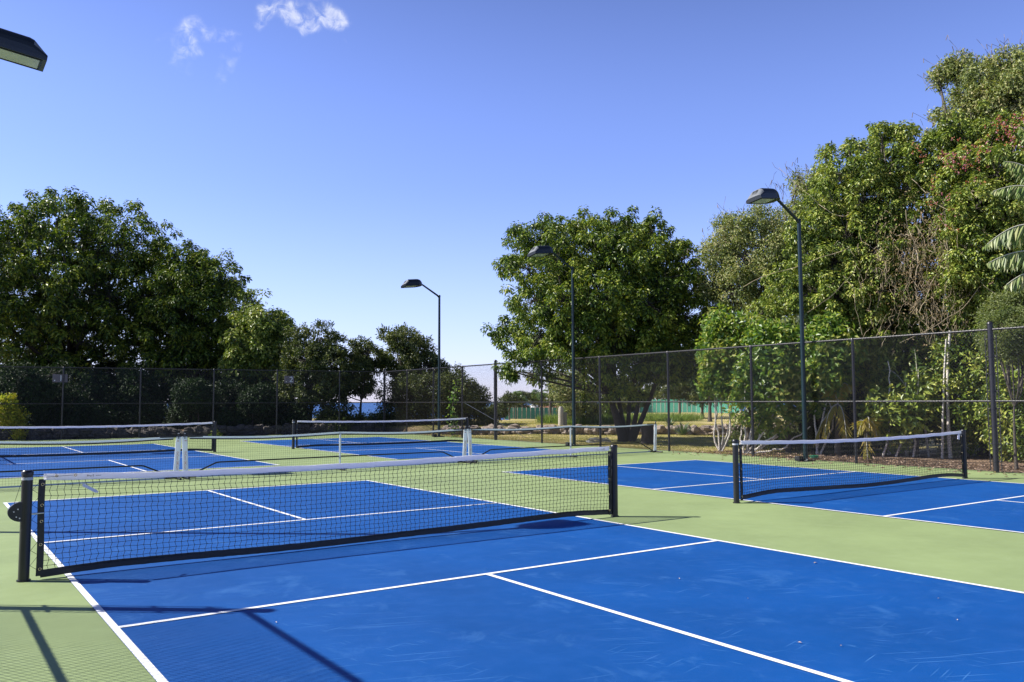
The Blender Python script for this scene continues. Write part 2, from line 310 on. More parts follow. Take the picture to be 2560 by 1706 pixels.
g.add(np.stack([X,Y,Z],-1).reshape(-1,3),np.stack([idx[:-1,:-1],idx[1:,:-1],idx[1:,1:],idx[:-1,1:]],-1).reshape(-1,4))
go=g.build('ground',ground_mat(),smooth=True);tag(go,kind='structure')
at=go.data.attributes.new('soil','FLOAT','POINT')
azv=np.degrees(np.arctan2(X-CX,Y-CY));soil=np.clip(np.maximum(sstep(azv,50,54)*(1-sstep(X,19,24)),1-sstep(X,14.6,16.5)),0,1)*(1-sstep(np.hypot(X,Y),60,90))
at.data.foreach_set('value',soil.ravel().astype(np.float32))
s=MB();R=30000;s.add([[-R,-R,-32],[R,-R,-32],[R,R,-32],[-R,R,-32]],[[0,1,2,3]])
sea=mat('deep_blue_sea',(.02,.085,.26),.5,spec=.3);tag(s.build('sea',sea),kind='structure')
# ---------------------------------------------------------------- courts
b=MB()
outline=[(-9,-16),(14.66,-16),(14.70,4),(14.99,29.75),(-9,33.0)]
b.add([[x,y,0] for x,y in outline]+[[x,y,-.12] for x,y in outline],[[5,6,7,8,9][::-1]]);b.add([[x,y,0] for x,y in outline],[[0,1,2,3,4]])
for i in range(5):
    x0,y0=outline[i];x1,y1=outline[(i+1)%5];b.add([[x0,y0,-.12],[x1,y1,-.12],[x1,y1,0],[x0,y0,0]],[[0,1,2,3]])
tag(b.build('court_surface',M['green']),kind='structure')
COURTS=[(0,0,'near'),(9.277,.008,'right'),(.04,18.342,'far'),(9.317,18.35,'far_right')]
for i,(ox,oy,nm) in enumerate(COURTS):
    c=MB();c.add([[ox-3.05,oy-6.705,.004],[ox+3.05,oy-6.705,.004],[ox+3.05,oy+6.705,.004],[ox-3.05,oy+6.705,.004]],[[0,1,2,3]])
    tag(c.build('blue_court',M['blue']),kind='structure')
    l=MB();k=2.134;h=.025
    def rect(x0,x1,y0,y1): l.add([[ox+x0,oy+y0,.008],[ox+x1,oy+y0,.008],[ox+x1,oy+y1,.008],[ox+x0,oy+y1,.008]],[[0,1,2,3]])
    rect(-3.05,-3.0,-6.705,6.705);rect(3.0,3.05,-6.705,6.705)
    for sy in(-1,1):
        rect(-3.0,3.0,min(sy*6.705,sy*6.655),max(sy*6.705,sy*6.655));rect(-3.0,3.0,sy*k-h,sy*k+h)
        a,b2=sorted((sy*(k+h),sy*6.655));rect(-h,h,a,b2)
    tag(l.build('court_lines',M['line']),kind='structure')
# ---------------------------------------------------------------- text helper
def text(body,size,material,name,parent,loc,rot,extrude=.0008,scale=(1,1,1)):
    cu=bpy.data.curves.new('text_tmp','FONT');cu.body=body;cu.size=size;cu.extrude=extrude;cu.align_x='CENTER';cu.align_y='CENTER'
    t=bpy.data.objects.new('text_tmp',cu);COL.objects.link(t);bpy.context.view_layer.update()
    me=bpy.data.meshes.new_from_object(t.evaluated_get(bpy.context.evaluated_depsgraph_get()));bpy.data.objects.remove(t)
    me.materials.clear();me.materials.append(material);me.name=name
    o=bpy.data.objects.new(name,me);COL.objects.link(o);o.parent=parent;o.location=loc;o.rotation_euler=rot;o.scale=scale;return o
# ---------------------------------------------------------------- court nets with steel posts
def hang(root,L1):
    tg=MB();tg.box([L1-.13,-.015,.81],[.035,.004,.05],M=Matrix.Rotation(.25,3,'Y'));tg.segs([[L1-.11,-.012,.86],[L1-.02,-.01,.84]],[[L1-.02,-.01,.84],[L1,0,.80]],.004);tg.build('hanging_tag',M['tag'],root)
def court_net(label,ox,oy,xl=-3.375,xr=3.375,seed=1,tagside=None):
    rg=np.random.default_rng(seed);root=empty('court_net',(ox,oy,0));tag(root,label,'court net','nets strung on the blue courts')
    for sgn,px in((-1,xl),(1,xr)):
        p=MB();p.tube([[px,0,0],[px,0,.915]],.044,20);po=p.build('post',M['black'],root,True)
        c=MB();c.tube([[px,0,.912],[px,0,.935],[px,0,.948]],[.049,.049,.036],20);c.build('cap',M['black'],po,True)
        if sgn<0:
            e=MB();e.tube([[px,0,.865],[px,0,.888]],.0455,20);e.build('white_band',M['tape'],po,True)
        f=MB();f.tube([[px,0,0],[px,0,.012]],.056,20);f.build('ground_sleeve',M['black'],po,True)
    L0=xl+.125 if xl<0 else 0;L1=xr-.085;mid=(L0+L1)/2;hw=(L1-L0)/2
    pf={1:([-1,-.86,-.6,-.3,0,.3,.7,.92,1],[.004,.034,.024,.010,.014,.030,.056,.046,.018]),2:([-1,-.78,-.4,0,.25,.7,.92,1],[.03,.088,.058,.018,.03,.066,.05,.012])}.get(seed,([-1,-.85,-.3,.3,.85,1],[.01,.06,.03,.035,.06,.012]))
    top=lambda x:np.interp((x-mid)/hw,[-1,-.7,-.35,0,.35,.7,1],[.912,.880,.874,.876,.896,.916,.931]) if seed==1 else .928-.055*(1-((x-mid)/hw)**2)
    def bot(x):
        u=(np.asarray(x)-mid)/hw;return sum(np.interp(u+k_,pf[0],pf[1]) for k_ in(-.08,-.04,0,.04,.08))/5+.006
    nxn=int((L1-L0)/.056);nz=17
    xs=np.linspace(L0,L1,nxn+1)
    bow=lambda x,t:.02*np.sin(x*1.3+seed)*np.sin(math.pi*t)+.012*np.sin(x*5+seed)*t*(1-t)
    G=np.zeros((nxn+1,nz+1,3))
    for j in range(nz+1):
        t=j/nz;z=bot(xs)+.05+(top(xs)-.055-bot(xs)-.05)*t
        G[:,j,0]=xs+.0055*((-1)**j)+rg.normal(0,.002,nxn+1);G[:,j,1]=bow(xs,t);G[:,j,2]=z+rg.normal(0,.0018,nxn+1)
    G[0,:,0]=L0;G[-1,:,0]=L1
    n=MB();n.segs(G[:-1].reshape(-1,3),G[1:].reshape(-1,3),.0024);n.segs(G[:,:-1].reshape(-1,3),G[:,1:].reshape(-1,3),.0024)
    kn=G[1:-1,1:-1].reshape(-1,3);n.segs(kn-[0,0,.0035],kn+[0,0,.0035],.0040)
    n.build('net_mesh',M['cord'],root)
    # white headband, folded over the cable
    xx=np.linspace(L0,L1,160);zt=top(xx)+.0025*np.sin(xx*11+seed)+rg.normal(0,.0006,160);t=MB();yb=.007+.002*np.sin(xx*7)
    a=np.stack([xx,-yb,zt-.057+.002*np.sin(xx*9)],1);bq=np.stack([xx,-yb,zt-.006],1);c=np.stack([xx,0*xx,zt],1);d=np.stack([xx,yb,zt-.006],1);e=np.stack([xx,yb,zt-.057],1)
    for p0,p1 in((a,bq),(bq,c),(c,d),(d,e)): t.strip(p0,p1)
    hb=t.build('headband',M['tape'],root,True)
    cbl=MB();cbl.tube([[xl,0,.905],[L0+.02,0,.905]],.004,6);cbl.build('cable',M['cord'],root);cbl=MB();cbl.tube([[L1-.02,0,.905],[xr,0,.905]],.004,6);cbl.build('cable',M['cord'],root)
    bt=MB();xx=np.linspace(L0,L1,140);zb=bot(xx)+rg.normal(0,.001,140);y=.012*np.sin(xx*2.3+seed)
    q0=np.stack([xx,y-.004,zb],1);q1=np.stack([xx,y-.004,zb+.066],1);q2=np.stack([xx,y+.004,zb+.066],1);q3=np.stack([xx,y+.004,zb],1)
    for p0,p1 in((q0,q1),(q1,q2),(q2,q3),(q3,q0)): bt.strip(p0,p1)
    bt.build('bottom_tape',M['blacktape'],root,True)
    for sgn,xe in((-1,L0),(1,L1)):
        st=MB();zz=np.linspace(.03,.865,24);x0=xe-(.036 if sgn<0 else .018)+.004*np.sin(zz*7);x1=x0+.054
        for yy in(-.005,.005): st.strip(np.stack([x0,0*zz+yy,zz],1),np.stack([x1,0*zz+yy,zz],1))
        so_=st.build('side_tape',M['blacktape'],root)
        for zz in(.09,.30,.50,.64,.82):
            gm=MB();cx=xe-.006;gm.tube([[cx+.011*math.cos(w),-.008,zz+.011*math.sin(w)] for w in np.linspace(0,2*math.pi,15)],.0032,6,False);gm.build('grommet',M['brass'],so_,True)
        lc=MB();pts=[];px=xl if sgn<0 else xr;xq=xe
        for i,zz in enumerate(np.linspace(.06,.84,13)): pts.append([px+(.044 if sgn<0 else -.044),.0,zz] if i%2 else [xq-.02 if sgn<0 else xq+.02,-.008,zz+.02])
        lc.segs(pts[:-1],pts[1:],.0022);lc.build('lacing_cord',M['cord'],root)
    # winch housing on the left post
    if seed!=1:
        if tagside=='right': hang(root,L1)
        return root
    wz=.60;W=MB();k=18;prof=[]
    for i in range(k+1):
        th=math.pi/2+math.pi*i/k;prof.append((xl-.03+.105*math.cos(th)*1.05,wz+.085*math.sin(th)-.005))
    for yy in(-.03,.03): W.add([[x,yy,z] for x,z in prof],[list(range(k+1))[::(1 if yy>0 else -1)]])
    W.strip([[x,-.03,z] for x,z in prof],[[x,.03,z] for x,z in prof]);W.add([[prof[0][0],-.03,prof[0][1]],[prof[-1][0],-.03,prof[-1][1]],[prof[-1][0],.03,prof[-1][1]],[prof[0][0],.03,prof[0][1]]],[[0,1,2,3]])
    wo=W.build('winch',M['black'],root)
    for dx,dz in((-.075,.0),(-.055,-.045),(-.03,-.058),(-.045,.02)):
        bo=MB();bo.cyl([xl-.03+dx+.01,-.030,wz+dz],[xl-.03+dx+.01,-.037,wz+dz],.006,8);bo.build('bolt',M['steel'],wo,True)
    ax=MB();ax.cyl([xl-.02,0,wz-.03],[L0+.01,0,wz-.03],.008,8);ax.build('winch_axle',M['steel'],wo,True)
    wc=MB();wc.segs([[xl-.03,-.01,.90]],[[xl-.095,-.01,wz+.06]],.0022);wc.build('winch_cable',M['cord'],root)
    if seed==1:
        for cx in(L0+.10,L0+.25):
            gm=MB();gm.tube([[cx+.010*math.cos(w),-.012,.888+.010*math.sin(w)] for w in np.linspace(0,2*math.pi,15)],.003,6,False);gm.build('grommet',M['brass'],hb,True)
        kc=MB();kc.segs([[L0,-.013,.881],[L0+.10,-.014,.885],[L0+.10,-.013,.888]],[[L0+.10,-.014,.885],[L0+.25,-.014,.89],[L0+.088,-.013,.918]],.002);kc.build('tie_cord',M['cord'],hb)
        text('Pro-S',.026,M['ink'],'maker_print',hb,(L0+.37,-.0115,float(top(L0+.37))-.024),(math.pi/2,0,0))
        dp=MB();dp.box([L0+.435,-.0115,float(top(L0+.435))-.022],[.022,.0006,.0016]);dp.build('maker_print',M['ink'],hb)
        rp=MB();xr_=L1-.10;rp.tube([[xr_+.012*math.cos(w),-.012,.898+.012*math.sin(w)] for w in np.linspace(0,2*math.pi,13)],.0016,5,False);rp.segs([[xr_-.012,-.012,.892],[xr_-.10,-.012,.884]],[[xr_-.10,-.012,.888],[xr_-.13,-.012,.893]],.0018);rp.build('maker_print',M['ink'],hb)
        tg=MB();tl=L0+.31;za=.80
        zz=np.array([[tl,-.012,za],[tl+.045,-.016,za-.028],[tl+.085,-.014,za-.052],[tl+.115,-.012,za-.07]]);nrm=np.array([.006,0,.012])
        tg.strip(zz-nrm,zz+nrm);tg.segs([[tl-.015,-.01,za+.02]],[[tl,-.012,za]],.002);tg.segs([zz[3]],[zz[3]+[.012,0,-.004]],.009,8);tg.build('hanging_tag',M['tag'],root)
    return root
court_net('large net nearest the camera with winch and clear tag on its left post',0,0,-3.375,3.45,1)
court_net('net on the right court in front of the white stemmed shrubs',*COURTS[1][:2],seed=2,tagside='right')
court_net('far left net with its left end outside the frame, in front of fence sign 1',*COURTS[2][:2],seed=3)
court_net('small far net between sign 2 and the corner of the fence',*COURTS[3][:2],seed=4)
# ---------------------------------------------------------------- portable nets dividing the courts
J=[(-6.65,9.10),(.20,9.32),(7.14,9.54),(13.98,9.75)]
PL=['portable divider net on the left, ending at the left two legged white joint','portable divider net in the middle, between the two white legged joints','portable divider net on the right, ending at the fence near the centre tree']
def portable(i):
    (x0,y0),(x1,y1)=J[i],J[i+1];Ln=math.hypot(x1-x0,y1-y0);rz=math.atan2(y1-y0,x1-x0)
    root=empty('portable_net',((x0+x1)/2,(y0+y1)/2,0),rz);tag(root,PL[i],'portable net','white taped divider nets across the middle')
    h=Ln/2
    for sg in(-1,1):
        e=sg*h;u=MB()
        # slightly splayed flat fabric sleeve over the upright
        xa=e-sg*.055;xb=e-sg*.10
        u.box([(xa+xb)/2,0,.43],[.052,.012,.415],M=Matrix.Rotation(math.atan2(xb-xa,.83)*-1,3,'Y'))
        so_=u.build('upright_sleeve',M['whitefab'],root,bevel=.004)
        cxs=(xa+xb)/2-sg*.0
        text('OnCourt OffCourt',.075,M['orange'],'sleeve_print',so_,(cxs,-.0145,.37),(math.pi/2,math.pi/2,0),scale=(.62,.75,1))
        lg=MB();lg.box([cxs-sg*-.005,-.0135,.76],[.022,.0006,.006]);lg.build('sleeve_print',M['orange'],so_)
        r=MB();r.cyl([e-sg*.06,0,.80],[e-sg*.06,0,.93],.014,10);r.build('pole_tip',M['black'],root,True)
        r2=MB();r2.tube([[e-sg*.06,0,.905],[e-sg*.06,0,.915]],.017,10);r2.build('steel_ring',M['steel'],root)
        st=MB();st.box([e-sg*.22,0,.845],[.20,.006,.014]);st.build('end_strap',M['blacktape'],root)
        ft=MB();ft.tube([[e-sg*.08,-.28,.022],[e-sg*.08,.28,.022]],.022,10);ft.tube([[e-sg*.02,0,.03],[e-sg*.30,0,.03]],.02,8);ft.build('foot',M['black'],root,True)
    zt=lambda x:np.where(np.abs(x)<1e9,.845-.045*np.sin(np.pi*np.clip(np.abs(x)/h,0,1))**1.2,0)
    xx=np.linspace(-h+.16,h-.16,80);t=MB();z=zt(xx)
    A=np.stack([xx,0*xx-.004,z-.025],1);B=np.stack([xx,0*xx-.004,z+.014],1);C=np.stack([xx,0*xx+.004,z+.014],1);D=np.stack([xx,0*xx+.004,z-.025],1)
    for p0,p1 in((A,B),(B,C),(C,D),(D,A)): t.strip(p0,p1)
    t.build('top_tape',M['whitefab'],root,True)
    u=MB();u.strip(np.stack([xx,0*xx,z-.05],1),np.stack([xx,0*xx,z-.025],1));u.build('tape_lining',M['blacktape'],root)
    bt=MB();xx=np.linspace(-h+.12,h-.12,40);bt.strip(np.stack([xx,0*xx-.003,.012+0*xx],1),np.stack([xx,0*xx-.003,.045+0*xx],1));bt.strip(np.stack([xx,0*xx+.003,.045+0*xx],1),np.stack([xx,0*xx+.003,.012+0*xx],1));bt.build('bottom_tape',mat('blue_grey_tape',(.30,.36,.46),.7) if i==0 else bpy.data.materials['blue_grey_tape'],root)
    xs=np.arange(-h+.12,h-.11,.048);nz=16;G=np.zeros((len(xs),nz+1,3));rg=np.random.default_rng(40+i)
    for j in range(nz+1):
        G[:,j,0]=xs+rg.normal(0,.0015,len(xs));G[:,j,2]=.04+(zt(xs)-.05-.04)*j/nz
    n=MB();n.segs(G[:-1].reshape(-1,3),G[1:].reshape(-1,3),.0014);n.segs(G[:,:-1].reshape(-1,3),G[:,1:].reshape(-1,3),.0014);n.build('net_mesh',M['cord'],root)
    a=MB();a.tube([[-h+.14,.02,.03],[-h+.36,.02,.14],[-h+.70,.02,.29],[-h+.78,.02,.30],[0,.02,.305],[h-.78,.02,.30],[h-.70,.02,.29],[h-.36,.02,.14],[h-.14,.02,.03]],.0155,10);a.build('arched_bar',M['black'],root,True)
    c=MB();c.box([0,0,.42],[.021,.010,.42]);c.build('centre_post',M['whitefab'],root,bevel=.003)
    cf=MB();cf.tube([[0,-.26,.02],[0,.26,.02]],.018,8);cf.build('centre_foot',M['black'],root,True)
for i in range(3): portable(i)
# ---------------------------------------------------------------- chain link fences
H=3.02
def chain(mb,a,bq,z0,z1,r=.0017,p=.0707):
    a=np.array(a);bq=np.array(bq);Ln=np.linalg.norm(bq-a);d=(bq-a)/Ln;nr=np.array([-d[1],d[0]]);hh=z1-z0;A=[];B=[]
    for sgn in(1,-1):
        for c in np.arange(-hh,Ln,p):
            t0=max(0,-c);t1=min(hh,Ln-c)
            if t1-t0<.02: continue
            ts=np.linspace(t0,t1,max(2,int((t1-t0)/.35)+2));u=c+ts;z=z0+ts if sgn>0 else z1-ts
            q=np.stack([a[0]+d[0]*u+nr[0]*.002*sgn,a[1]+d[1]*u+nr[1]*.002*sgn,z],1);A.append(q[:-1]);B.append(q[1:])
    mb.segs(np.concatenate(A),np.concatenate(B),r)
    # twisted knuckles over the rail
    u=np.arange(0,Ln,p);q=np.stack([a[0]+d[0]*u,a[1]+d[1]*u,0*u+z1-.01],1);q2=q+np.array([d[0]*.02,d[1]*.02,.045]);mb.segs(q,q2,r*1.5)
def fence(label,a,bq,posts,terms,mid=1.50,brace=(),mesh_side=1,wr=.0020):
    root=empty('chain_link_fence',(a[0],a[1],0));tag(root,label,'fence','black chain link fences round the courts')
    o=np.array([a[0],a[1],0.]);a=np.array(a,float);bq=np.array(bq,float);d=(bq-a)/np.linalg.norm(bq-a);nr=np.array([-d[1],d[0]])*mesh_side
    a3=lambda q,z:np.array([q[0],q[1],z])-o
    for q in posts:
        p=MB();p.tube([a3(q,-.03),a3(q,H-.02)],.036,14);po=p.build('post',M['fence'],root,True)
        c=MB();c.tube([a3(q,H-.06),a3(q,H+.02),a3(q,H+.035)],[.042,.04,.02],12);c.build('rail_cap',M['fence'],po,True)
    for q in terms:
        p=MB();p.tube([a3(q,-.03),a3(q,H+.13)],.056,18);po=p.build('terminal_post',M['fence'],root,True)
        c=MB();c.tube([a3(q,H+.12),a3(q,H+.15),a3(q,H+.175)],[.064,.06,.025],18);c.build('dome_cap',M['fence'],po,True)
        for z in np.linspace(.22,2.8,8):
            bd=MB()
            bd.tube([a3(q,z),a3(q,z+.03)],.063,14)
            for sg in(-1,1): bd.box(a3(q+d*sg*.09,z+.015),[.045,.006,.012],math.atan2(d[1],d[0]))
            bd.build('tension_band',M['fence'],po,True)
        for sg in(-1,1):
            tb=MB();tb.box(a3(q+d*sg*.115,1.48),[.008,.004,1.44],math.atan2(d[1],d[0]));tb.build('tension_bar',M['fence'],po)
    for z,nm,r in((H,'top_rail',.024),(mid,'middle_rail',.021)):
        p=MB();q0,q1=a+nr*0,bq+nr*0;p.tube([a3(q0,z),a3((q0+q1)/2,z),a3(q1,z)],r,10);ro=p.build(nm,M['fence'],root,True)
        t=MB();Ln=np.linalg.norm(bq-a);u=np.arange(.1,Ln,.12);C=np.stack([a[0]+d[0]*u,a[1]+d[1]*u,0*u+z],1)-o
        off=np.array([nr[0],nr[1],0])*(r+.003);dd=np.array([d[0],d[1],0])*.022
        t.segs(C-off-dd+[0,0,.01],C-off+dd-[0,0,.01],.0035);t.segs(C-[0,0,r+.003]-dd,C+off-[0,0,0],.003);t.segs(C+[0,0,r+.003]-dd,C-off+dd,.003);t.build('wire_ties',M['wire'],ro)
    m=MB();off=nr*.045;chain(m,a+off,bq+off,.02,H+.01,wr);m.v=[v-o for v in m.v];m.build('chain_mesh',M['wire'],root)
    bw=MB();bw.tube([a3(a+off,.03),a3(bq+off,.03)],.004,5);bw.build('bottom_wire',M['wire'],root)
    return root
RX=lambda y:14.423+(y-.245)*.01200
rp=[3.506,6.618,9.799,13.0,16.289,21.95,24.45,27.0];
fence('long tall fence along the right side, in front of the shrubs and centre tree',(RX(-8.5),-8.5),(RX(29.43),29.43),[np.array([RX(y),y]) for y in [-5.9,-2.9]+rp],[np.array([RX(.245),.245]),np.array([RX(19.384),19.384]),np.array([RX(29.43),29.43])],wr=.0021)
BY=lambda x:31.5-.1388*x
fence('back fence across the far end, carrying the signs 1 and 2',(14.74,BY(14.74)),(-5.0,BY(-5.0)),[np.array([x,BY(x)]) for x in(12.53,9.58,6.78,3.76,.80,-2.3)],[np.array([-5.0,BY(-5.0)])],mesh_side=-1,wr=.0024)
fence('fence beside the camera on the left, seen only as a shadow on the near court',(-4.88,-13.0),(-4.88,.02),[np.array([-4.88,y]) for y in(-12.2,-9.15,-6.1,-3.05)],[np.array([-4.88,.02])],mid=1.56,wr=.0026)
fence('left fence beyond the opening, outside the left edge of the photo',(-4.85,18.15),(-4.99,32.0),[np.array([-4.9,y]) for y in(21.2,24.2,27.3)],[np.array([-4.85,18.15])],mid=1.56)
def sign(body,x0,x1,z0,z1,label,dx,crop=0):
    cx=(x0+x1)/2;root=empty('court_number_sign',(cx,BY(cx)+.075,(z0+z1)/2),math.atan2(-.1388,1));tag(root,label,'sign','court number signs on the back fence')
    w=(x1-x0)/2;h=(z1-z0)/2;p=MB();p.box([0,0,0],[w,.004,h]);p.build('plate',M['signgrey'],root,bevel=.003)
    text(body,.36,M['signwhite'],'number',root,(dx,-.006,-.0),(math.pi/2,0,0),.001)
sign('. 1',.406,.967,2.40,2.74,'grey sign reading .1 hung behind a fence post',-.06)
sign('. 2',9.931,10.383,2.42,2.77,'grey sign reading .2 beside a fence post near the small trees',0)
# ---------------------------------------------------------------- court lamps
def lamp(label,x,y,side,h=6.14,roll=0):
    root=empty('court_lamp',(x,y,0),0 if side>0 else math.pi);tag(root,label,'lamp post','lamp posts lining the courts')
    p=MB();p.tube([[0,0,.0],[0,0,h-.0]],[.062,.048],18);p.build('pole',M['pole'],root,True)
    c=MB();c.tube([[0,0,h-.02],[0,0,h+.05],[0,0,h+.065]],[.053,.053,.03],16);c.build('pole_cap',M['pole'],root,True)
    bp=MB();bp.box([0,0,.018],[.17,.17,.018]);bp.box([.20,-.05,.07],[.09,.07,.055]);bo=bp.build('base_plate',M['black'],root,bevel=.004)
    for sx in(-1,1):
        for sy in(-1,1):
            n=MB();n.cyl([sx*.13,sy*.13,.03],[sx*.13,sy*.13,.065],.014,6);n.build('anchor_nut',M['steel'],bo)
    a=MB();a.tube([[.0,0,h-.05],[.10,0,h+.04],[.88,0,h+.47],[.97,0,h+.50]],[.040,.040,.036,.034],14);a.build('arm',M['pole'],root,True)
    T=Matrix.Translation((.90,0,h+.40))@Matrix.Rotation(math.radians(7),4,'Y')@Matrix.Rotation(math.radians(roll),4,'X')
    def tf(v): return np.array([tuple(T@Vector(q)) for q in v])
    st=[(0,.36,.42),(.03,.62,.60),(.10,.86,.82),(.20,.98,.97),(.30,1,1),(.64,1,1),(.70,.93,1),(.88,.19,1.0)]
    V=[];k=15
    for (s_,hf,wf) in st:
        for j in range(k):
            th=math.pi*j/(k-1);yy=math.cos(th);zz=math.sin(th)
            yy=math.copysign(abs(yy)**.55,yy);zz=zz**.75
            V.append([s_,yy*.235*wf,.05+(zz*.25*hf)])
        V.append([s_,-.235*wf,0]);V.append([s_,.235*wf,0])
    V=tf(V);kk=k+2;Fq=[];Ff=[]
    for i in range(len(st)-1):
        for j in range(kk):
            q=[i*kk+j,i*kk+(j+1)%kk,(i+1)*kk+(j+1)%kk,(i+1)*kk+j]
            (Ff if(i==len(st)-2 and 2<=j<k-3) else Fq).append(q)
    hm=MB();hm.add(V,Fq,0);hm.add(V,Ff,1)
    hm.add(V[:kk],[list(range(kk))]);hm.add(V[-kk:],[list(range(kk))[::-1]])
    ho=hm.build('lamp_head',[M['lamp'],M['lampface']],root,False)
    gl=MB();gl.add(tf([[.26,-.17,-.004],[.80,-.17,-.004],[.80,.17,-.004],[.26,.17,-.004]]),[[0,1,2,3]]);gl.build('lens',M['glass'],ho)
    ri=MB()
    for q0,q1 in(([.24,-.19],[.82,-.19]),([.24,.19],[.82,.19]),([.24,-.19],[.24,.19]),([.82,-.19],[.82,.19])): ri.segs(tf([[q0[0],q0[1],-.002]]),tf([[q1[0],q1[1],-.002]]),.012)
    ri.build('lens_frame',M['lamp'],ho)
    vt=MB()
    for j in range(9):
        yy=-.08+.02*j;vt.segs(tf([[.725,yy,.262]]),tf([[.86,yy,.11]]),.004)
    vt.build('vent_ribs',M['lamp'],ho)
    return root
LR=[('tallest looking lamp post, in front of the right hand trees',14.22,4.76),('middle lamp post, its head against the big centre tree',14.28,14.03),('farthest lamp post, standing against open sky near the fence corner',14.38,23.37)]
l0=lamp(LR[0][0],LR[0][1],LR[0][2],-1,roll=8)
for lb,x,y in LR[1:]:
    c=copy_tree(l0);c.location=(x,y,0);c['label']=lb
l1=lamp('near lamp whose head pokes in at the upper left edge of the photo',-4.70,4.45,1,h=5.86)
for lb,x,y in(('left side lamp post beyond the near one, its shadow on the green strip',-4.93,13.93),('farthest left side lamp post, its shadow on the far blue court',-4.93,23.1)):
    c=copy_tree(l1);c.location=(x,y,0);c['label']=lb
# ---------------------------------------------------------------- foliage
def leaves(mb,base,dr,nrm,Ln,W,droop=0):
    """rhombic leaf faces with a folded midrib"""
    n=len(base);dr=dr/(np.linalg.norm(dr,axis=1,keepdims=True)+1e-9)
    sd=np.cross(dr,nrm);sd/=np.linalg.norm(sd,axis=1,keepdims=True)+1e-9;up=np.cross(sd,dr)
    Ln=np.broadcast_to(Ln,(n,))[:,None];W=np.broadcast_to(W,(n,))[:,None]
    V=np.empty((n,4,3));V[:,0]=base;V[:,1]=base+dr*Ln*.45+sd*W*.5+up*W*.15;V[:,2]=base+dr*Ln-up*Ln*.12;V[:,3]=base+dr*Ln*.45-sd*W*.5+up*W*.15
    mb.add(V.reshape(-1,3),(np.arange(4)[None]+(np.arange(n)*4)[:,None]))
def rdir(n,rg): v=rg.normal(size=(n,3));return v/np.linalg.norm(v,axis=1,keepdims=True)
def blobs3(bl,d,depth,squash=1.):
    """survey lobes -> spheres: near side and far side of a rounded crown"""
    a=np.array([(q[0],q[1],q[2]) for q in bl],float);w=a[:,2]**2;c=(a[:,:2]*w[:,None]).sum(0)/w.sum();ext=np.abs(a[:,:2]-c).max(0)+1
    out=[]
    for q in bl:
        rho=math.hypot((q[0]-c[0])/ext[0],(q[1]-c[1])/ext[1]);dp=depth*math.sqrt(max(0.03,1-min(rho,1)**2))
        sgn=[-1,1] if dp>S(q[2],d)*.7 else [0]
        for s_ in sgn:
            D=d+s_*dp*(.75 if len(q)<4 else q[3]);r=S(q[2],d);out.append((P(q[0],q[1],D),r))
    return out
def tuft_points(sph,n,rg,shell=.62):
    C=np.array([s_[0] for s_ in sph]);R=np.array([s_[1] for s_ in sph]);i=rg.choice(len(C),n,p=R**2/(R**2).sum())
    v=rdir(n,rg);rr=R[i]*(shell+(1-shell)*rg.random(n)**.6);return C[i]+v*rr[:,None],v,i
def crown(mb,tp,tv,rg,kind,size,ll,lw,per):
    n=len(tp)
    if kind=='plume':      # shoots with radiating compound leaves
        m_=int(per[0]*per[1]*.62);N_=n*m_;out=rdir(N_,rg);out[:,2]=out[:,2]*.75+.25;out/=np.linalg.norm(out,axis=1,keepdims=True)
        sc_=np.repeat(size*(.6+.65*rg.random(n)),m_);b0=np.repeat(tp,m_,0)+out*(sc_*(.25+.6*rg.random(N_)**.6))[:,None]
        sd=np.cross(out,[0,0,1.])+rg.normal(0,.2,(N_,3));dr=out*.6+sd*rg.normal(0,.5,N_)[:,None]+np.array([0,0,-.55])
        nr=out+np.array([0,0,.25])+rg.normal(0,.28,(N_,3));leaves(mb,b0,dr,nr,ll*(.7+.6*rg.random(N_)),lw*(.8+.4*rg.random(N_)))
    else:
        N_=n*per;b0=np.repeat(tp,per,0)+rdir(N_,rg)*(size*rg.random(N_)**.5)[:,None]
        dr=rdir(N_,rg)+np.repeat(tv,per,0)*.5+np.array([0,0,-.3 if kind=='leafy' else -.0]);nr=np.array([0,0,.5])+(b0-np.repeat(tp,per,0))/size*.9+np.repeat(tv,per,0)*.5+rg.normal(0,.45,(N_,3))
        leaves(mb,b0,dr,nr,ll*(.6+.8*rg.random(N_)),lw*(.7+.6*rg.random(N_)))
def bez(a,bq,c,n=9):
    t=np.linspace(0,1,n)[:,None];return (1-t)**2*a+2*t*(1-t)*bq+t*t*c
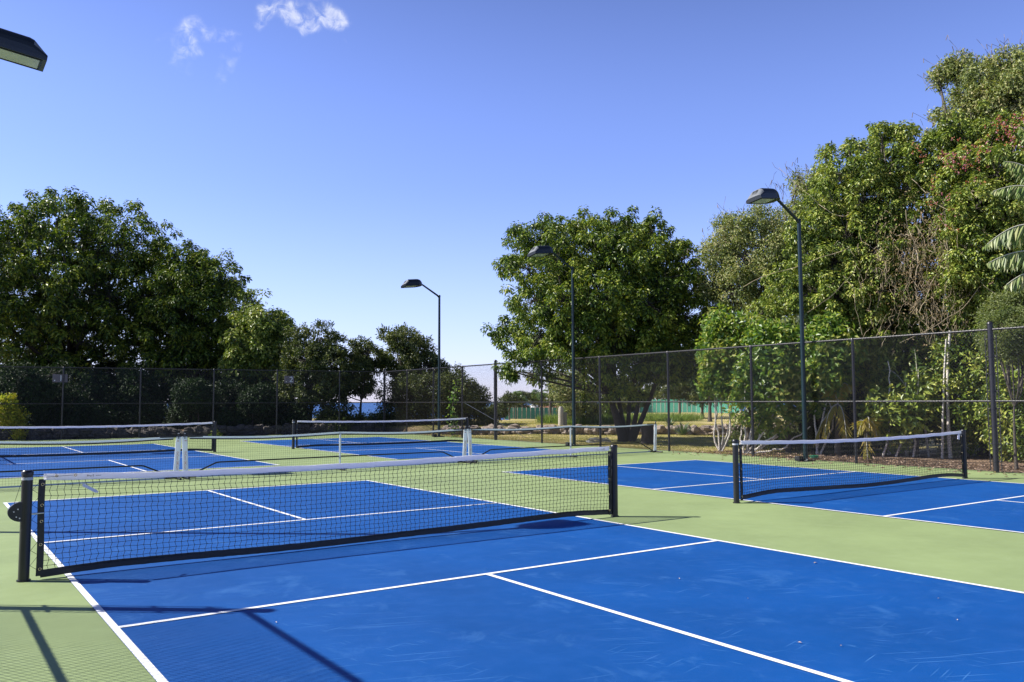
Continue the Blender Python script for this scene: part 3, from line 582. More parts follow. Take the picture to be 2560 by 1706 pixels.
def tree(name,label,cat,bl,d,base,depth,lm,bm,ntuft,kind,size,ll,lw,per,seed,trunk_r=.22,stems=None,group=None,shell=.74,extra=None,limbs=1.,fork=.35):
    rg=np.random.default_rng(seed);sph=blobs3(bl,d,depth);base=np.asarray(base,float);root=empty(name,tuple(base));tag(root,label,cat,group)
    tp,tv,ti=tuft_points(sph,ntuft,rg,shell)
    if kind=='plume':
        k=rg.random(len(tp))<.16;up_=tv*np.array([.7,.7,1.])+[0,0,.35];tp=tp+np.where(k[:,None],up_*np.array([s_[1] for s_ in sph])[ti][:,None]*(.22+.30*rg.random(len(tp)))[:,None],0)
        tp2,tv2,ti2=tuft_points([(c_*.7+np.mean([q[0] for q in sph],0)*.3,r_*1.1) for c_,r_ in sph],ntuft//5,rg,.1);tp=np.concatenate([tp,tp2]);tv=np.concatenate([tv,tv2]);ti=np.concatenate([ti,ti2])
    c=MB();crown(c,tp-base,tv,rg,kind,size,ll,lw,per);c.build('crown',lm,root)
    C=np.array([s_[0] for s_ in sph]);cen=(C*1.).mean(0);t=MB()
    forks=[]
    if stems is None: stems=[(base,base+(cen-base)*fork*np.array([.5,.5,1])+[0,0,.3],trunk_r)]
    for s0,s1,r in stems:
        s0=np.asarray(s0,float);s1=np.asarray(s1,float);m=(s0+s1)/2+rg.normal(0,.08,3)*np.linalg.norm(s1-s0)*.5
        m[2]=(s0[2]+s1[2])/2;pt=bez(s0,m,s1,8)-base;t.tube(pt,np.linspace(r*1.15,r*.62,8)*np.array([1.35]+[1]*7),12);forks.append((s1-base,r*.6))
    for q,(c3,r3) in enumerate(sph):
        if rg.random()>limbs: continue
        e=c3-base;f=min(forks,key=lambda z:np.linalg.norm(z[0]-e)+rg.random()*.8);m=(f[0]+e)/2+rg.normal(0,.15,3)*np.linalg.norm(e-f[0])*.6;m[2]=max(m[2],f[0][2]+.2*abs(e[2]-f[0][2]))
        t.tube(bez(f[0],m,e,9),np.linspace(f[1]*.62,.025,9),7)
    k=rg.random(len(tp))<.55;e=(C[ti]-base)[k];pp=(tp-base)[k];mm=(e+pp)/2+rg.normal(0,.05,e.shape)
    t.segs(e,mm,.014,3,0,.010);t.segs(mm,pp,.010,3,0,.005)
    if limbs>0: t.build('trunk',bm,root,True)
    return root
D_=lambda x,y,d,z=None:(lambda q:np.array([q[0],q[1],height(q[0],q[1]) if z is None else z]))(P(x,y,d))
# big trees behind the back fence (left)
tree('broadleaf_tree','broad dark green tree with the highest crown at the left edge behind the back fence','tree',
 [(-120,560,90),(-60,640,110),(-40,770,110),(20,520,48),(75,500,40),(140,478,40),(205,490,42),(275,515,45),(50,580,80),(140,560,80),(225,575,80),(310,565,60),(345,590,55),(30,680,90),(140,670,100),(250,680,100),(340,680,80),(60,790,100),(180,790,100),(300,790,95),(372,760,60),(-20,870,70),(90,880,60),(200,880,60),(300,880,60)],
 54,D_(150,900,53.5),5.0,M['backlit'],M['darkbark'],1300,'plume',.46,.20,.095,(14,10),11,.32,limbs=.7)
tree('broadleaf_tree','dark tree right of the highest left crown, sloping down toward the open sky','tree',
 [(400,590,45),(420,630,55),(470,620,42),(515,620,32),(500,670,48),(440,700,70),(380,700,70),(520,735,40),(470,770,60),(400,790,70),(520,800,45),(540,850,40),(430,850,60),(350,850,60)],
 51,D_(440,900,51),3.2,M['backlit'],M['darkbark'],620,'plume',.42,.19,.09,(14,10),12,.24,limbs=.7)
tree('broadleaf_tree','small bright leaved tree stepping down between the left crowns and the olive trees','tree',
 [(578,690,20),(570,730,34),(600,755,40),(640,740,24),(650,775,28),(575,790,48),(625,810,40),(560,850,42),(610,870,45),(660,840,34)],
 47,D_(600,930,47),1.9,M['neem2'],M['darkbark'],430,'plume',.40,.19,.095,(12,8),13,.14,limbs=.7)
tree('small_leaf_tree','fine leaved olive tree behind sign 2','tree',
 [(690,785,36),(735,780,40),(775,800,36),(700,830,48),(760,845,45),(660,870,42),(725,880,50),(790,870,34),(680,925,40),(745,925,34),(775,905,30)],
 44,D_(712,980,44),1.5,M['dull'],M['bark'],560,'leafy',.25,.15,.07,50,14,.10,limbs=.9,shell=.35)
tree('small_leaf_tree','olive tree just left of the sea view','tree',
 [(815,800,24),(845,815,30),(865,835,24),(820,850,36),(795,905,26),(835,885,24)],45,D_(830,960,45),1.1,M['dull'],M['bark'],230,'leafy',.24,.14,.065,54,15,.08,limbs=.8,shell=.5)
tree('small_leaf_tree','rounded olive tree left of the farthest lamp post','tree',
 [(898,775,28),(930,785,38),(965,800,30),(920,825,40),(975,840,36),(1005,850,26),(885,835,22),(940,870,40),(1015,885,24)],46,D_(940,960,46),1.4,M['dull'],M['bark'],430,'leafy',.26,.15,.07,48,16,.12,limbs=.8,shell=.5)
tree('dense_bush','dark rounded bush behind the fence corner','bush',
 [(905,900,34),(950,905,42),(1000,905,46),(1050,905,44),(1085,915,34),(1110,935,24),(900,950,34),(950,965,40),(1010,960,45),(1070,960,40),(1105,965,26),(1040,870,28)],44,D_(1010,975,44),1.8,M['dull'],M['bark'],700,'leafy',.34,.14,.065,56,17,.08,limbs=.6)
# understorey behind the back fence
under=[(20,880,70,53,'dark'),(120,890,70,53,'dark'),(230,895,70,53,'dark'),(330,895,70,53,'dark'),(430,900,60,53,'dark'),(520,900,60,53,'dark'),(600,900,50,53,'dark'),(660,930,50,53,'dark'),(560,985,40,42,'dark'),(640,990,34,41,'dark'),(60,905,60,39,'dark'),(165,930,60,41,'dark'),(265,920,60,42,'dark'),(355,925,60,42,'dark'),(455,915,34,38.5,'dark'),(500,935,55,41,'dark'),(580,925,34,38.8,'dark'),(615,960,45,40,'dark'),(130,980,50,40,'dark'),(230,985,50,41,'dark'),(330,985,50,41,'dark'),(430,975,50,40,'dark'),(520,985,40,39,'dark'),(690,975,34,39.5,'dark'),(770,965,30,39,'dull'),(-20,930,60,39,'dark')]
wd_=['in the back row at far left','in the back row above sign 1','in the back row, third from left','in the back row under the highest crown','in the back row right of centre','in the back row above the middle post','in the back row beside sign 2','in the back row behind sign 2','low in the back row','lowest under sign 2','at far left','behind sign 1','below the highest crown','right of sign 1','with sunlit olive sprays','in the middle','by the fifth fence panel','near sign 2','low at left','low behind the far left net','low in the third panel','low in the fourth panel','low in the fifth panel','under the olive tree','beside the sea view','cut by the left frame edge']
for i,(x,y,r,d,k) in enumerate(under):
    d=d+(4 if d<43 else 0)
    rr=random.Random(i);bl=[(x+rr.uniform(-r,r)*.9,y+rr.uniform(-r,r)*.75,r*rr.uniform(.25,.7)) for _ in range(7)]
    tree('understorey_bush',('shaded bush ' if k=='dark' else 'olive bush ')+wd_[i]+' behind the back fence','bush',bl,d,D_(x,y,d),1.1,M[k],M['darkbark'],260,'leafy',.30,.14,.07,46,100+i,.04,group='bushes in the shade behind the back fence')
for i,(x,y,d,nm) in enumerate(((10,945,41.1,'tall'),(30,1000,41.0,'low'),(500,1001,41.0,'tiny'))):
    r=(26,20,9)[i];rr=random.Random(i+5);bl=[(x+rr.uniform(-r,r),y+rr.uniform(-r,r)*.9,r*rr.uniform(.5,.8)) for _ in range(6)]
    tree('yellow_bush',nm+' sunlit yellow green bush behind the back fence '+('at the left edge','above the stone edging at left','by the middle panel')[i],'bush',bl,d,D_(x,1000,d),.5,M['yellow'] if i<2 else M['broad'],M['bark'],(150,130,40)[i],'leafy',.2,.11,.05,34,140+i,.03)
for i,(x,y,d,r) in enumerate(((830,968,45,14),(865,965,46,18),(900,968,45.5,16),(790,975,45,14))):
    bl=[(x+k*r*.7,y+random.uniform(-4,4),r*.7) for k in(-1,0,1)]
    tree('low_shrub','low sunlit shrub below the sea view, '+('second','third','fourth','first')[i]+' from the left','shrub',bl,d,D_(x,y+14,d),.6,M['feather'],M['bark'],60,'leafy',.22,.12,.05,34,150+i,.03,group='low shrubs below the sea view')
# centre tree
CB=D_(1437,1012,32.8);CB[2]=0
stem=lambda x,y,d:P(x,y,d)
ct=[(1190,548,26),(1240,548,36),(1298,548,38),(1345,530,32),(1375,535,34),(1400,560,44),(1408,512,27),(1452,520,28),(1500,532,30),(1538,560,34),(1572,592,34),(1163,612,22),(1212,618,42),(1280,610,58),(1368,598,64),(1455,600,64),(1530,640,60),(1590,668,38),(1225,692,52),(1298,690,66),(1395,690,74),(1490,700,74),(1575,730,52),(1150,752,26),(1185,790,38),(1240,775,52),(1325,775,64),(1425,770,70),(1515,790,62),(1172,852,20),(1240,838,42),(1335,845,52),(1430,845,60),(1530,838,50),(1605,770,36),(1375,890,40),(1468,885,32),(1600,830,30)]
tree('spreading_tree','big round green tree with forked dark trunk behind the middle of the right fence','tree',ct,33,CB,3.9,M['neem'],M['darkbark'],1750,'plume',.27,.135,.065,(14,9),21,.30,
 stems=[(CB+[-.05,.05,-.05],P(1400,905,32.6),.16),(CB+[.05,0,-.05],P(1415,880,33),.11),(CB+[.15,-.1,-.05],P(1470,890,32.4),.10),(CB+[.22,-.12,-.05],P(1512,865,32.2),.10),(CB+[.2,.1,-.05],P(1448,890,33.4),.09)],limbs=.8)
# middle distance beyond the lawn
def veg(name,label,cat,pts,d,mk,nt,sz,ll,lw,per,seed,group=None,kind='leafy',base=None,bm='bark',depth=1.5,tr=.1,shell=.62):
    x=sum(p[0] for p in pts)/len(pts);yb=max(p[1]+p[2] for p in pts);return tree(name,label,cat,pts,d,D_(x,yb,d) if base is None else base,depth,M[mk],M[bm],nt,kind,sz,ll,lw,per,seed,tr,group=group,shell=shell)
veg('pale_tree','pale leaved small tree in front of the green sheet fence, left of the centre trunk','tree',[(1290,900,26),(1320,880,30),(1345,910,30),(1310,935,26),(1350,945,24),(1280,880,18),(1370,925,24)],44,'olive',340,.30,.13,.055,46,31)
veg('shrub','sunlit shrub just left of the centre trunk','shrub',[(1375,950,22),(1395,940,20),(1390,965,22)],48,'broad',150,.3,.14,.06,44,33)
veg('hillside_tree','dark tree beyond the right part of the green sheet fence','tree',[(1560,880,34),(1600,885,40),(1640,880,40),(1680,870,44),(1530,895,26),(1620,850,34),(1670,830,36)],62,'dull',520,.5,.20,.08,60,34,depth=3)
veg('hillside_tree','tree behind the right fence shrubs, rising past the centre tree','tree',[(1600,820,30),(1640,780,40),(1660,740,40),(1620,860,34)],50,'dark',380,.42,.17,.07,56,35,depth=2)
far=[(1425,935,16,130),(1455,932,18,128),(1490,930,16,130),(1150,940,16,150),(1200,938,14,150),(1250,936,14,152),(1300,934,15,150),(1345,934,16,150),(1400,932,18,140),(1540,925,18,140),(1590,922,20,140),(1640,915,22,135),(1175,918,14,95),(1205,915,12,130),(1235,918,13,140),(1262,920,12,135),(1290,916,13,130),(1150,935,22,60),(1330,910,18,120),(1130,955,22,48),(1460,915,20,118),(1500,905,18,125),(1540,912,18,120),(1420,910,18,125)]
for i,(x,y,r,d) in enumerate(far):
    rr=random.Random(i);bl=[(x+rr.uniform(-r,r),y+rr.uniform(-r,r)*.5,r*rr.uniform(.45,.8)) for _ in range(5)]
    veg('distant_tree','distant low tree on the skyline, number '+str(i+1),'tree',bl,d,'dull',110,S(7,d),S(4,d),S(1.8,d),40,50+i,group='trees on the far skyline',depth=S(r,d),tr=.08)
for o in list(COL.objects):
    if o.name.startswith('distant_tree') and o.get('label'): o['label']='low green tree on the distant skyline behind the right fence'
# grasses
def blades(name,label,pts,hgt,width,mk,spread,kind='stuff',cat='grass',seed=0):
    rg=np.random.default_rng(seed);n=len(pts);z=height(pts[:,0],pts[:,1]);b0=np.stack([pts[:,0],pts[:,1],z-.01],1)
    dr=rg.normal(0,spread,(n,3));dr[:,2]=1;mb=MB();leaves(mb,b0,dr,rg.normal(size=(n,3)),hgt*(.5+rg.random(n)),width);o=mb.build(name,M[mk]);tag(o,label,cat,None,kind);return o
rg=np.random.default_rng(3);q=np.stack([rg.uniform(14.85,30,52000),rg.uniform(6,34,52000)],1);sd_=(q[:,0]-19.03)*.65+(q[:,1]-23.5)*.76
q=q[(np.abs(sd_-.2)>.3)&(rg.random(len(q))<.9)&(np.degrees(np.arctan2(q[:,0]-CX,q[:,1]-CY))<56)];blades('lawn_grass','short straw coloured lawn grass beyond the right fence',q,.05,.018,'grassblade',.5,seed=1)
rg=np.random.default_rng(4);cl=rg.uniform(-1,1,(9000,2));c0=P(1345,975,45);c1=P(1400,975,46);
q=np.concatenate([cl[:5000]*[2.2,1.5]+c0[:2],cl[5000:]*[3,1.6]+P(1500,965,52)[:2]]);blades('tall_grass','tall bright green grass clump above the stone edging',q,.42,.03,'weed',.35,seed=2)
# stone edgings
def stones(name,label,line,n,h,mk,seed,w=.25):
    rg=np.random.default_rng(seed);line=np.array(line,float);mb=MB();o=np.array([line[0][0],line[0][1],0.]);seg=np.linalg.norm(np.diff(line,axis=0),axis=1);cum=np.concatenate([[0],np.cumsum(seg)])
    ico=[];
    for th in np.linspace(0,math.pi,5)[1:-1]:
        for ph in range(7): ico.append([math.sin(th)*math.cos(ph*2*math.pi/7+th),math.sin(th)*math.sin(ph*2*math.pi/7+th),math.cos(th)])
    ico=[[0,0,1]]+ico+[[0,0,-1]];ico=np.array(ico);F3=[[0,1+j,1+(j+1)%7] for j in range(7)]+[[22,15+(j+1)%7,15+j] for j in range(7)];F4=[[1+r*7+j,8+r*7+j,8+r*7+(j+1)%7,1+r*7+(j+1)%7] for r in range(2) for j in range(7)]
    for i in range(n):
        u=rg.uniform(0,cum[-1]);k=min(np.searchsorted(cum,u,'right')-1,len(seg)-1);f=(u-cum[k])/seg[k];pt=line[k]*(1-f)+line[k+1]*f
        sz=rg.uniform(.10,.24);s3=np.array([sz*rg.uniform(.8,1.5),sz*rg.uniform(.8,1.2),sz*rg.uniform(.5,.9)])
        v=ico*s3*(1+rg.normal(0,.12,(23,1)));a=rg.uniform(0,6.28);R_=np.array([[math.cos(a),-math.sin(a),0],[math.sin(a),math.cos(a),0],[0,0,1]])
        c=np.array([pt[0]+rg.normal(0,w*.4),pt[1]+rg.normal(0,w*.4),rg.uniform(0,h)])-o;v=v@R_.T+c;mb.add(v,F3);mb.f.setdefault((4,0),[]).append(np.array(F4)+mb.n-23)
    ob=mb.build(name,M[mk],loc=tuple(o));tag(ob,label,'stone wall');return ob
stones('stone_edging','low rough stone edging across the lawn behind the right fence',[(16.2,25.8),(19.03,23.5),(21.7,21.2),(24.8,18.6),(27.5,16.4),(32,12.8)],900,.30,'stone',5)
stones('stone_edging','low dark stone wall along the foot of the back fence',[(14.3,30.0),(9,30.85),(4,31.5),(-5.5,32.9)],900,.36,'darkstone',6)
# green sheet fences far off
def sheet_fence(label,A,B,h,n,seed):
    rg=np.random.default_rng(seed);A=np.array(A);B=np.array(B);A[2]=height(A[0],A[1])+.05;B[2]=height(B[0],B[1])+.05;o=A.copy();root=empty('sheet_fence',tuple(o));tag(root,label,'fence','green sheet fences beyond the lawn')
    for i in range(n):
        a=A+(B-A)*i/n;b_=A+(B-A)*(i+1)/n;dz=rg.uniform(-.03,.03);p=MB();d=(b_-a);m=(a+b_)/2-o;m[2]+=h/2+dz;p.box(m,[np.linalg.norm(d[:2])/2-.02,.02,h/2],math.atan2(d[1],d[0]));p.build('panel',M['greenwall'],root)
    for i in range(n+1):
        a=A+(B-A)*i/n-o;p=MB();p.segs([a+[0,0,-.3]],[a+[rg.uniform(-.03,.03),-.06,h+.05]],.045,6);p.build('post',M['post'],root)
A=P(1159,963,122);B=P(1310,966,122);sheet_fence('green sheet fence section left of the centre tree, below the white dome',A,B,S(26,122),15,1)
A=P(1470,958,118);B=P(1600,958,114);sheet_fence('green sheet fence section right of the centre trunk',A,B,S(30,116),13,2)
A=P(1600,951,112);B=P(1700,950,106);sheet_fence('raised green sheet fence section seen past the white stemmed shrub',A,B,S(32,109),9,3)
c=P(1229,938,150);d=MB();th=np.linspace(0,math.pi/2,7);r=S(13,150)
for i in range(6): d.tube([[0,0,r*.75*math.sin(th[i])],[0,0,r*.75*math.sin(th[i+1])]],[r*math.cos(th[i])+.01,r*math.cos(th[i+1])+.01],20,False)
tag(d.build('dome_tent',M['dome'],loc=tuple(c),smooth=True),'small white dome showing over the green sheet fence','tent')
c=P(1275,936,155);hs=empty('house',tuple(c-np.array([0,0,3.])));tag(hs,'house with low terracotta roof just above the green sheet fence','house')
d=MB();d.box([0,0,1.5],[4.6,3,1.5]);d.build('wall',M['concrete'],hs);d=MB();v=[[-5.2,-3.5,3],[5.2,-3.5,3],[5.2,3.5,3],[-5.2,3.5,3],[-2.5,0,3.9],[2.5,0,3.9]];d.add(v,[[0,1,5,4],[2,3,4,5]]);d.add(v,[[1,2,5],[3,0,4],[0,2,1],[0,3,2]]);d.build('roof',M['rooftile'],hs)
# pillar, stump, hose, agave, wires
c=P(1289,978,42);c[2]=height(c[0],c[1]);pr=empty('stone_pillar',tuple(c));tag(pr,'pale round topped pillar with grey side block above the stone edging','pillar')
d=MB();d.tube([[0,0,0],[0,0,.55],[.0,0,.85],[0,0,.95]],[.14,.13,.12,.07],14);d.build('shaft',M['concrete'],pr,True);d=MB();d.box([.19,-.1,.33],[.09,.09,.33],-.6);d.build('side_block',M['concreteg'],pr,bevel=.02)
c=P(1488,1000,31);c[2]=0;d=MB();d.tube([[0,0,-.02],[.02,0,.3],[0,.02,.62]],[.27,.23,.22],14);so_=d.build('tree_stump',M['darkbark'],loc=tuple(c),smooth=True);tag(so_,'dark sawn tree stump right of the centre trunk','stump')
c=P(1375,993,31.2);c[2]=.02;d=MB()
for k in range(5):
    rr=.42-.03*k;d.tube([[rr*1.3*math.cos(w),rr*.7*math.sin(w),.03+.03*k+.02*math.sin(3*w+k)] for w in np.linspace(0,6.28,30)],.014,6,False)
tag(d.build('garden_hose',M['hose'],loc=tuple(c),smooth=True),'coil of grey hose on the lawn left of the centre trunk','hose')
def rosette(name,label,c,n,Ln,W,mk,up,seed,cat='plant'):
    rg=np.random.default_rng(seed);mb=MB()
    for i in range(n):
        a=rg.uniform(0,6.28);e=rg.uniform(up*.4,up*1.3);l=Ln*rg.uniform(.6,1.1);o=np.array([math.cos(a)*math.cos(e),math.sin(a)*math.cos(e),math.sin(e)]);sd=np.array([-math.sin(a),math.cos(a),0]);t=np.linspace(0,1,7)[:,None]
        sp_=o*l*t+np.array([0,0,-1])*l*.25*t**2.2;w_=W*(1-t**1.6)*.5+.002;mb.strip(sp_-sd*w_,sp_+sd*w_)
    o=mb.build(name,M[mk],loc=tuple(c),smooth=True);tag(o,label,cat);return o
c=P(1568,984,38.5);c[2]=height(c[0],c[1]);rosette('agave_plant','spiky agave on the stone edging, right of the centre trunk',c,70,.95,.07,'agave',1.0,1)
c=P(1540,978,40);c[2]=height(c[0],c[1]);rosette('agave_plant','smaller spiky agave beside the larger one on the stone edging',c,45,.7,.06,'agave',.9,2)
# fence guy wire
a=np.array([RX(22)+.1,22.,1.5]);b_=P(1226,1080,33);b_[2]=.0;b_=np.array([17.0,20.6,.0]);d=MB();d.segs([[0,0,0]],[b_-a],.012,6);tag(d.build('guy_wire',M['steel'],loc=tuple(a)),'slanting pale guy wire from the right fence down to the lawn','wire')
# ---------------------------------------------------------------- palms
def frond(mb,rib,pts,n,ll,w,rg,hang=.6,spread=.8,taper=True):
    """rachis through pts with paired leaflets"""
    pts=np.array(pts,float);t=np.linspace(0,1,len(pts));tt=np.linspace(.08,1,n);c=np.stack([np.interp(tt,t,pts[:,k]) for k in range(3)],1)
    if len(pts)==3:
        tt2=tt[:,None];c=(1-tt2)**2*pts[0]+2*tt2*(1-tt2)*pts[1]+tt2**2*pts[2];full=bez(pts[0],pts[1],pts[2],14)
    else: full=pts
    rib.tube(full,np.linspace(.022,.006,len(full)),6)
    T=np.gradient(c,axis=0);T/=np.linalg.norm(T,axis=1,keepdims=True);sd=np.cross(T,[0,0,1.]);sd/=np.linalg.norm(sd,axis=1,keepdims=True)+1e-9
    for s_ in(-1,1):
        dr=T*.55+sd*s_*spread+np.array([0,0,-hang])+rg.normal(0,.20,c.shape);l=rg.choice([1,1,1,.55],n)*ll*(np.sin(np.pi*np.clip(tt*.85+.12,0,1))**.6 if taper else 1)*(.85+.3*rg.random(n))
        leaves(mb,c,dr,np.cross(dr,T)+rg.normal(0,.1,c.shape),l,w)
def palm(name,label,c,fr,mk,seed,trunk=None,ribm='bract',cat='palm',tm='bark'):
    rg=np.random.default_rng(seed);root=empty(name,tuple(c));tag(root,label,cat);c=np.asarray(c,float)
    for pts,n,ll,w,hg,sp_ in fr:
        m=MB();rb=MB();frond(m,rb,[np.asarray(p)-c for p in pts],n,ll,w,rg,hg,sp_);fo=m.build('frond',M[mk],root);rb.build('midrib',M[ribm],fo,True)
    if trunk is not None:
        t=MB();t.tube([np.asarray(p)-c for p in trunk[0]],trunk[1],12);t.build('trunk',M[tm],root,True)
    return root
def generic_palm(label,base,h,n,L_,mk,seed,name='palm_tree',elev=(.1,1.2),ll=.5,w=.04,tr=.1,nl=26,hg=.5):
    rg=np.random.default_rng(seed);base=np.asarray(base,float);top=base+[rg.normal(0,.1),rg.normal(0,.1),h];fr=[]
    for i in range(n):
        a=2*math.pi*i/n+rg.uniform(-.3,.3);e=rg.uniform(*elev);l=L_*rg.uniform(.8,1.15);o=np.array([math.cos(a)*math.cos(e),math.sin(a)*math.cos(e),math.sin(e)])
        fr.append(([top,top+o*l*.6,top+o*l*.95+np.array([0,0,-l*.55])],nl,ll,w,hg,.8))
    return palm(name,label,base,fr,mk,seed,([base-[0,0,.05],(base+top)/2,top],[tr,tr*.8,tr*.7]))
generic_palm('palm with yellowing fronds beyond the lawn, right of the centre trunk',D_(1562,950,70),3.3,13,2.6,'palmyel',61,ll=.8,w=.10,hg=.7)
generic_palm('tiny palm on the skyline left of the centre tree',D_(1240,930,130),3.6,10,2.2,'palm',62,ll=.8,w=.12)
generic_palm('palm with fronds hanging at the left underside of the centre tree',D_(1265,955,62),5.2,12,3.0,'palm',63,ll=.85,w=.07,nl=34,tr=.09)
generic_palm('tiny palm on the skyline just right of the fence corner post',D_(1185,930,120),3.2,9,2.0,'palm',64,ll=.8,w=.12)
# ---------------------------------------------------------------- right hand thicket
veg('acacia_tree','grey olive tree with bare twig tips between the centre tree and tallest lamp','tree',[(1665,520,26),(1700,530,32),(1745,505,28),(1780,520,30),(1650,580,36),(1710,590,48),(1770,590,46),(1640,650,38),(1690,670,50),(1760,660,52),(1820,560,40),(1830,490,28),(1870,450,28),(1835,420,20),(1880,420,24),(1825,640,46),(1650,730,36)],32,'olive',1050,.30,.10,.045,56,71,depth=2.2,kind='leafy',tr=.16)
veg('tall_green_tree','tall tufted green tree directly behind the tallest lamp post','tree',[(1895,350,15),(1950,343,13),(1990,340,22),(2028,312,24),(2080,310,21),(1925,400,36),(1990,395,40),(2050,380,40),(2105,360,34),(1910,455,40),(1975,455,38),(2085,430,34),(2120,400,30),(1880,520,46),(1945,530,50),(2010,520,40),(1855,590,46),(1920,600,56),(1990,600,56),(2060,590,56),(1870,670,50),(1940,680,58),(2015,680,58),(2090,670,58),(2100,520,34),(2050,490,28),(1850,730,44),(1930,750,52),(2010,755,56),(2090,750,56),(1800,660,34),(1800,720,38),(1840,540,26),(1750,725,30)],28,'neem2',1800,.22,.105,.05,(14,10),72,kind='plume',depth=2.4,tr=.2,shell=.78)
veg('olive_topped_tree','highest tree at the upper right corner with greyish leaves','tree',[(2158,182,17),(2185,160,18),(2215,158,26),(2255,175,30),(2300,150,30),(2340,150,32),(2225,215,28),(2270,235,38),(2320,225,42),(2170,265,20),(2200,290,28),(2350,280,45),(2400,180,60),(2420,280,60),(2265,290,34),(2148,320,18)],31,'olive',850,.26,.11,.052,52,73,depth=2.2,tr=.2)
veg('flowering_tree','green tree with pink and orange blossom at the right edge','tree',[(2165,330,34),(2215,320,38),(2280,320,44),(2340,320,46),(2160,400,40),(2220,400,50),(2290,400,56),(2350,420,50),(2170,470,44),(2240,480,54),(2310,490,56),(2150,540,44),(2220,560,56),(2300,570,56),(2370,560,56),(2160,620,50),(2240,640,60),(2320,650,60),(2400,640,60),(2400,460,70),(2180,700,56),(2260,720,60),(2400,760,70)],27,'neem2',1800,.22,.105,.05,(14,10),74,kind='plume',depth=2.4,tr=.22)
ft=[o for o in COL.objects if o.name.startswith('flowering_tree')][0]
rg=np.random.default_rng(9);fm=MB();bs=np.array(ft.location)
for (x,y,r,n) in((2180,352,12,26),(2195,365,10,22),(2232,368,12,26),(2290,278,7,16),(2330,288,8,20),(2345,278,7,16),(2320,310,10,20),(2300,300,8,14),(2175,455,10,18),(2160,470,10,18),(2205,380,7,12),(2250,352,8,12),(2120,355,7,10),(2110,345,5,8),(2145,425,6,10),(2180,520,9,14),(2260,330,6,10),(2235,345,8,12),(2335,330,7,12),(2250,405,7,10)):
    for k in range(int(n*.5)):
        q=P(x+rg.normal(0,r*1.5),y+rg.normal(0,r*1.3),24.7+rg.normal(0,.35))-bs;m_=4;v=rdir(m_,rg);leaves(fm,np.repeat(q[None],m_,0)+v*.02,v,rdir(m_,rg),.055,.045)
fm.build('blossom',M['flower'],ft)
# bare twigs on the acacia and the high tree
for nm,pts,d in(('acacia_tree',[(1640,560),(1660,520),(1690,500),(1730,480),(1790,430),(1820,410),(1840,395),(1870,405),(1610,610),(1625,590),(1700,490),(1760,470),(1810,440),(1795,460),(1850,400)],31),('olive_topped_tree',[(2150,190),(2175,150),(2200,140),(2230,135),(2260,150),(2290,130),(2310,120),(2340,115),(2140,300),(2150,270),(2145,340),(2325,120),(2270,140)],30.5)):
    root=[o for o in COL.objects if o.name.startswith(nm)][0];bs=np.array(root.location);t=MB()
    for (x,y) in pts:
        for k in range(4):
            X=x+rg.normal(0,12);Y=y+rg.normal(0,10)+14;q=[P(X,Y,d)];a=rg.normal(-4,9)
            for j in range(4): X+=a*.6+rg.normal(0,3);Y-=rg.uniform(6,13);q.append(P(X,Y,d+rg.normal(0,.05)))
            q=np.array(q)-bs;t.segs(q[:-1],q[1:],.006,3)
            if rg.random()<.35:
                e=q[-1];t.segs([e],[e+[rg.normal(0,.05),rg.normal(0,.05),-.16]],.011,4)
    t.build('bare_twigs',M['twig'],root)['kind']='stuff'
# dry vine tangle over the right trees
vr=empty('dry_vine',tuple(P(2140,660,25)));tag(vr,'tangle of dry tan vines hanging over the right hand trees','vine');bs=np.array(vr.location);t=MB();rg=np.random.default_rng(12)
for k in range(270):
    X=rg.normal(2125,70);Y=rg.uniform(505,735);n=int(rg.integers(6,12));q=[];a=rg.normal(0,4);D0=25.5+rg.normal(0,.5)
    for j in range(n): q.append(P(X,Y,D0+rg.normal(0,.05)));X+=a+rg.normal(0,5);Y+=rg.uniform(4,16)*(1 if rg.random()<.85 else -1);a*=.9
    q=np.array(q)-bs;t.segs(q[:-1],q[1:],rg.uniform(.0025,.0055),3)
for k in range(16):
    X=rg.uniform(1900,2320);Y=rg.uniform(400,760);n=12;q=[];a=rg.normal(0,9);b2=rg.normal(3,7)
    for j in range(n): q.append(P(X,Y,24.9+rg.normal(0,.06)));X+=a;Y+=b2;a+=rg.normal(0,3);b2+=rg.normal(0,3)
    q=np.array(q)-bs;t.tube(q,rg.uniform(.006,.010),4)
t.build('stems',M['dryvine'],vr)
lv=MB();n=2600;qx=np.stack([rg.normal(2130,75,n),rg.normal(610,75,n)],1);qq=np.array([P(a,b_,25.6+rg.normal(0,.45)) for a,b_ in qx])-bs;leaves(lv,qq,rdir(n,rg)+[0,0,-.5],rdir(n,rg),.075,.04);lv.build('dry_leaves',M['brown'],vr)
# bright broadleaf shrubs with pale stems directly behind the fence
def shrub(label,bl,d,stems,mk,nt,seed,ll=.17,lw=.085,size=.24,per=20,depth=.7,name='pale_stemmed_shrub'):
    bx=sum(s_[0][0] for s_ in stems)/len(stems);base=P(bx,1070,d);base[2]=0.
    root=tree(name,label,'shrub',bl,d,base,depth,M[mk],M['palebark'],nt,'leafy',size,ll,lw,per,seed,.02,stems=[(base,base+[0,0,.2],.02)],limbs=0,group='pale stemmed shrubs behind the right fence')
    t=MB();rg=np.random.default_rng(seed)
    for pts in stems:
        q=[P(x,y,d+dd) for x,y,dd in pts];q[0][2]=max(q[0][2],0) if q[0][2]>.15 else -.02;q=np.array(q);u=np.linspace(0,1,12);tt=np.linspace(0,1,len(q));s_=np.stack([np.interp(u,tt,q[:,k]) for k in range(3)],1);s_[1:-1]+=rg.normal(0,.02,(10,3))
        t.tube(s_-base,np.linspace(.032,.014,12),7)
    t.build('stems',M['palebark'],root,True);return root
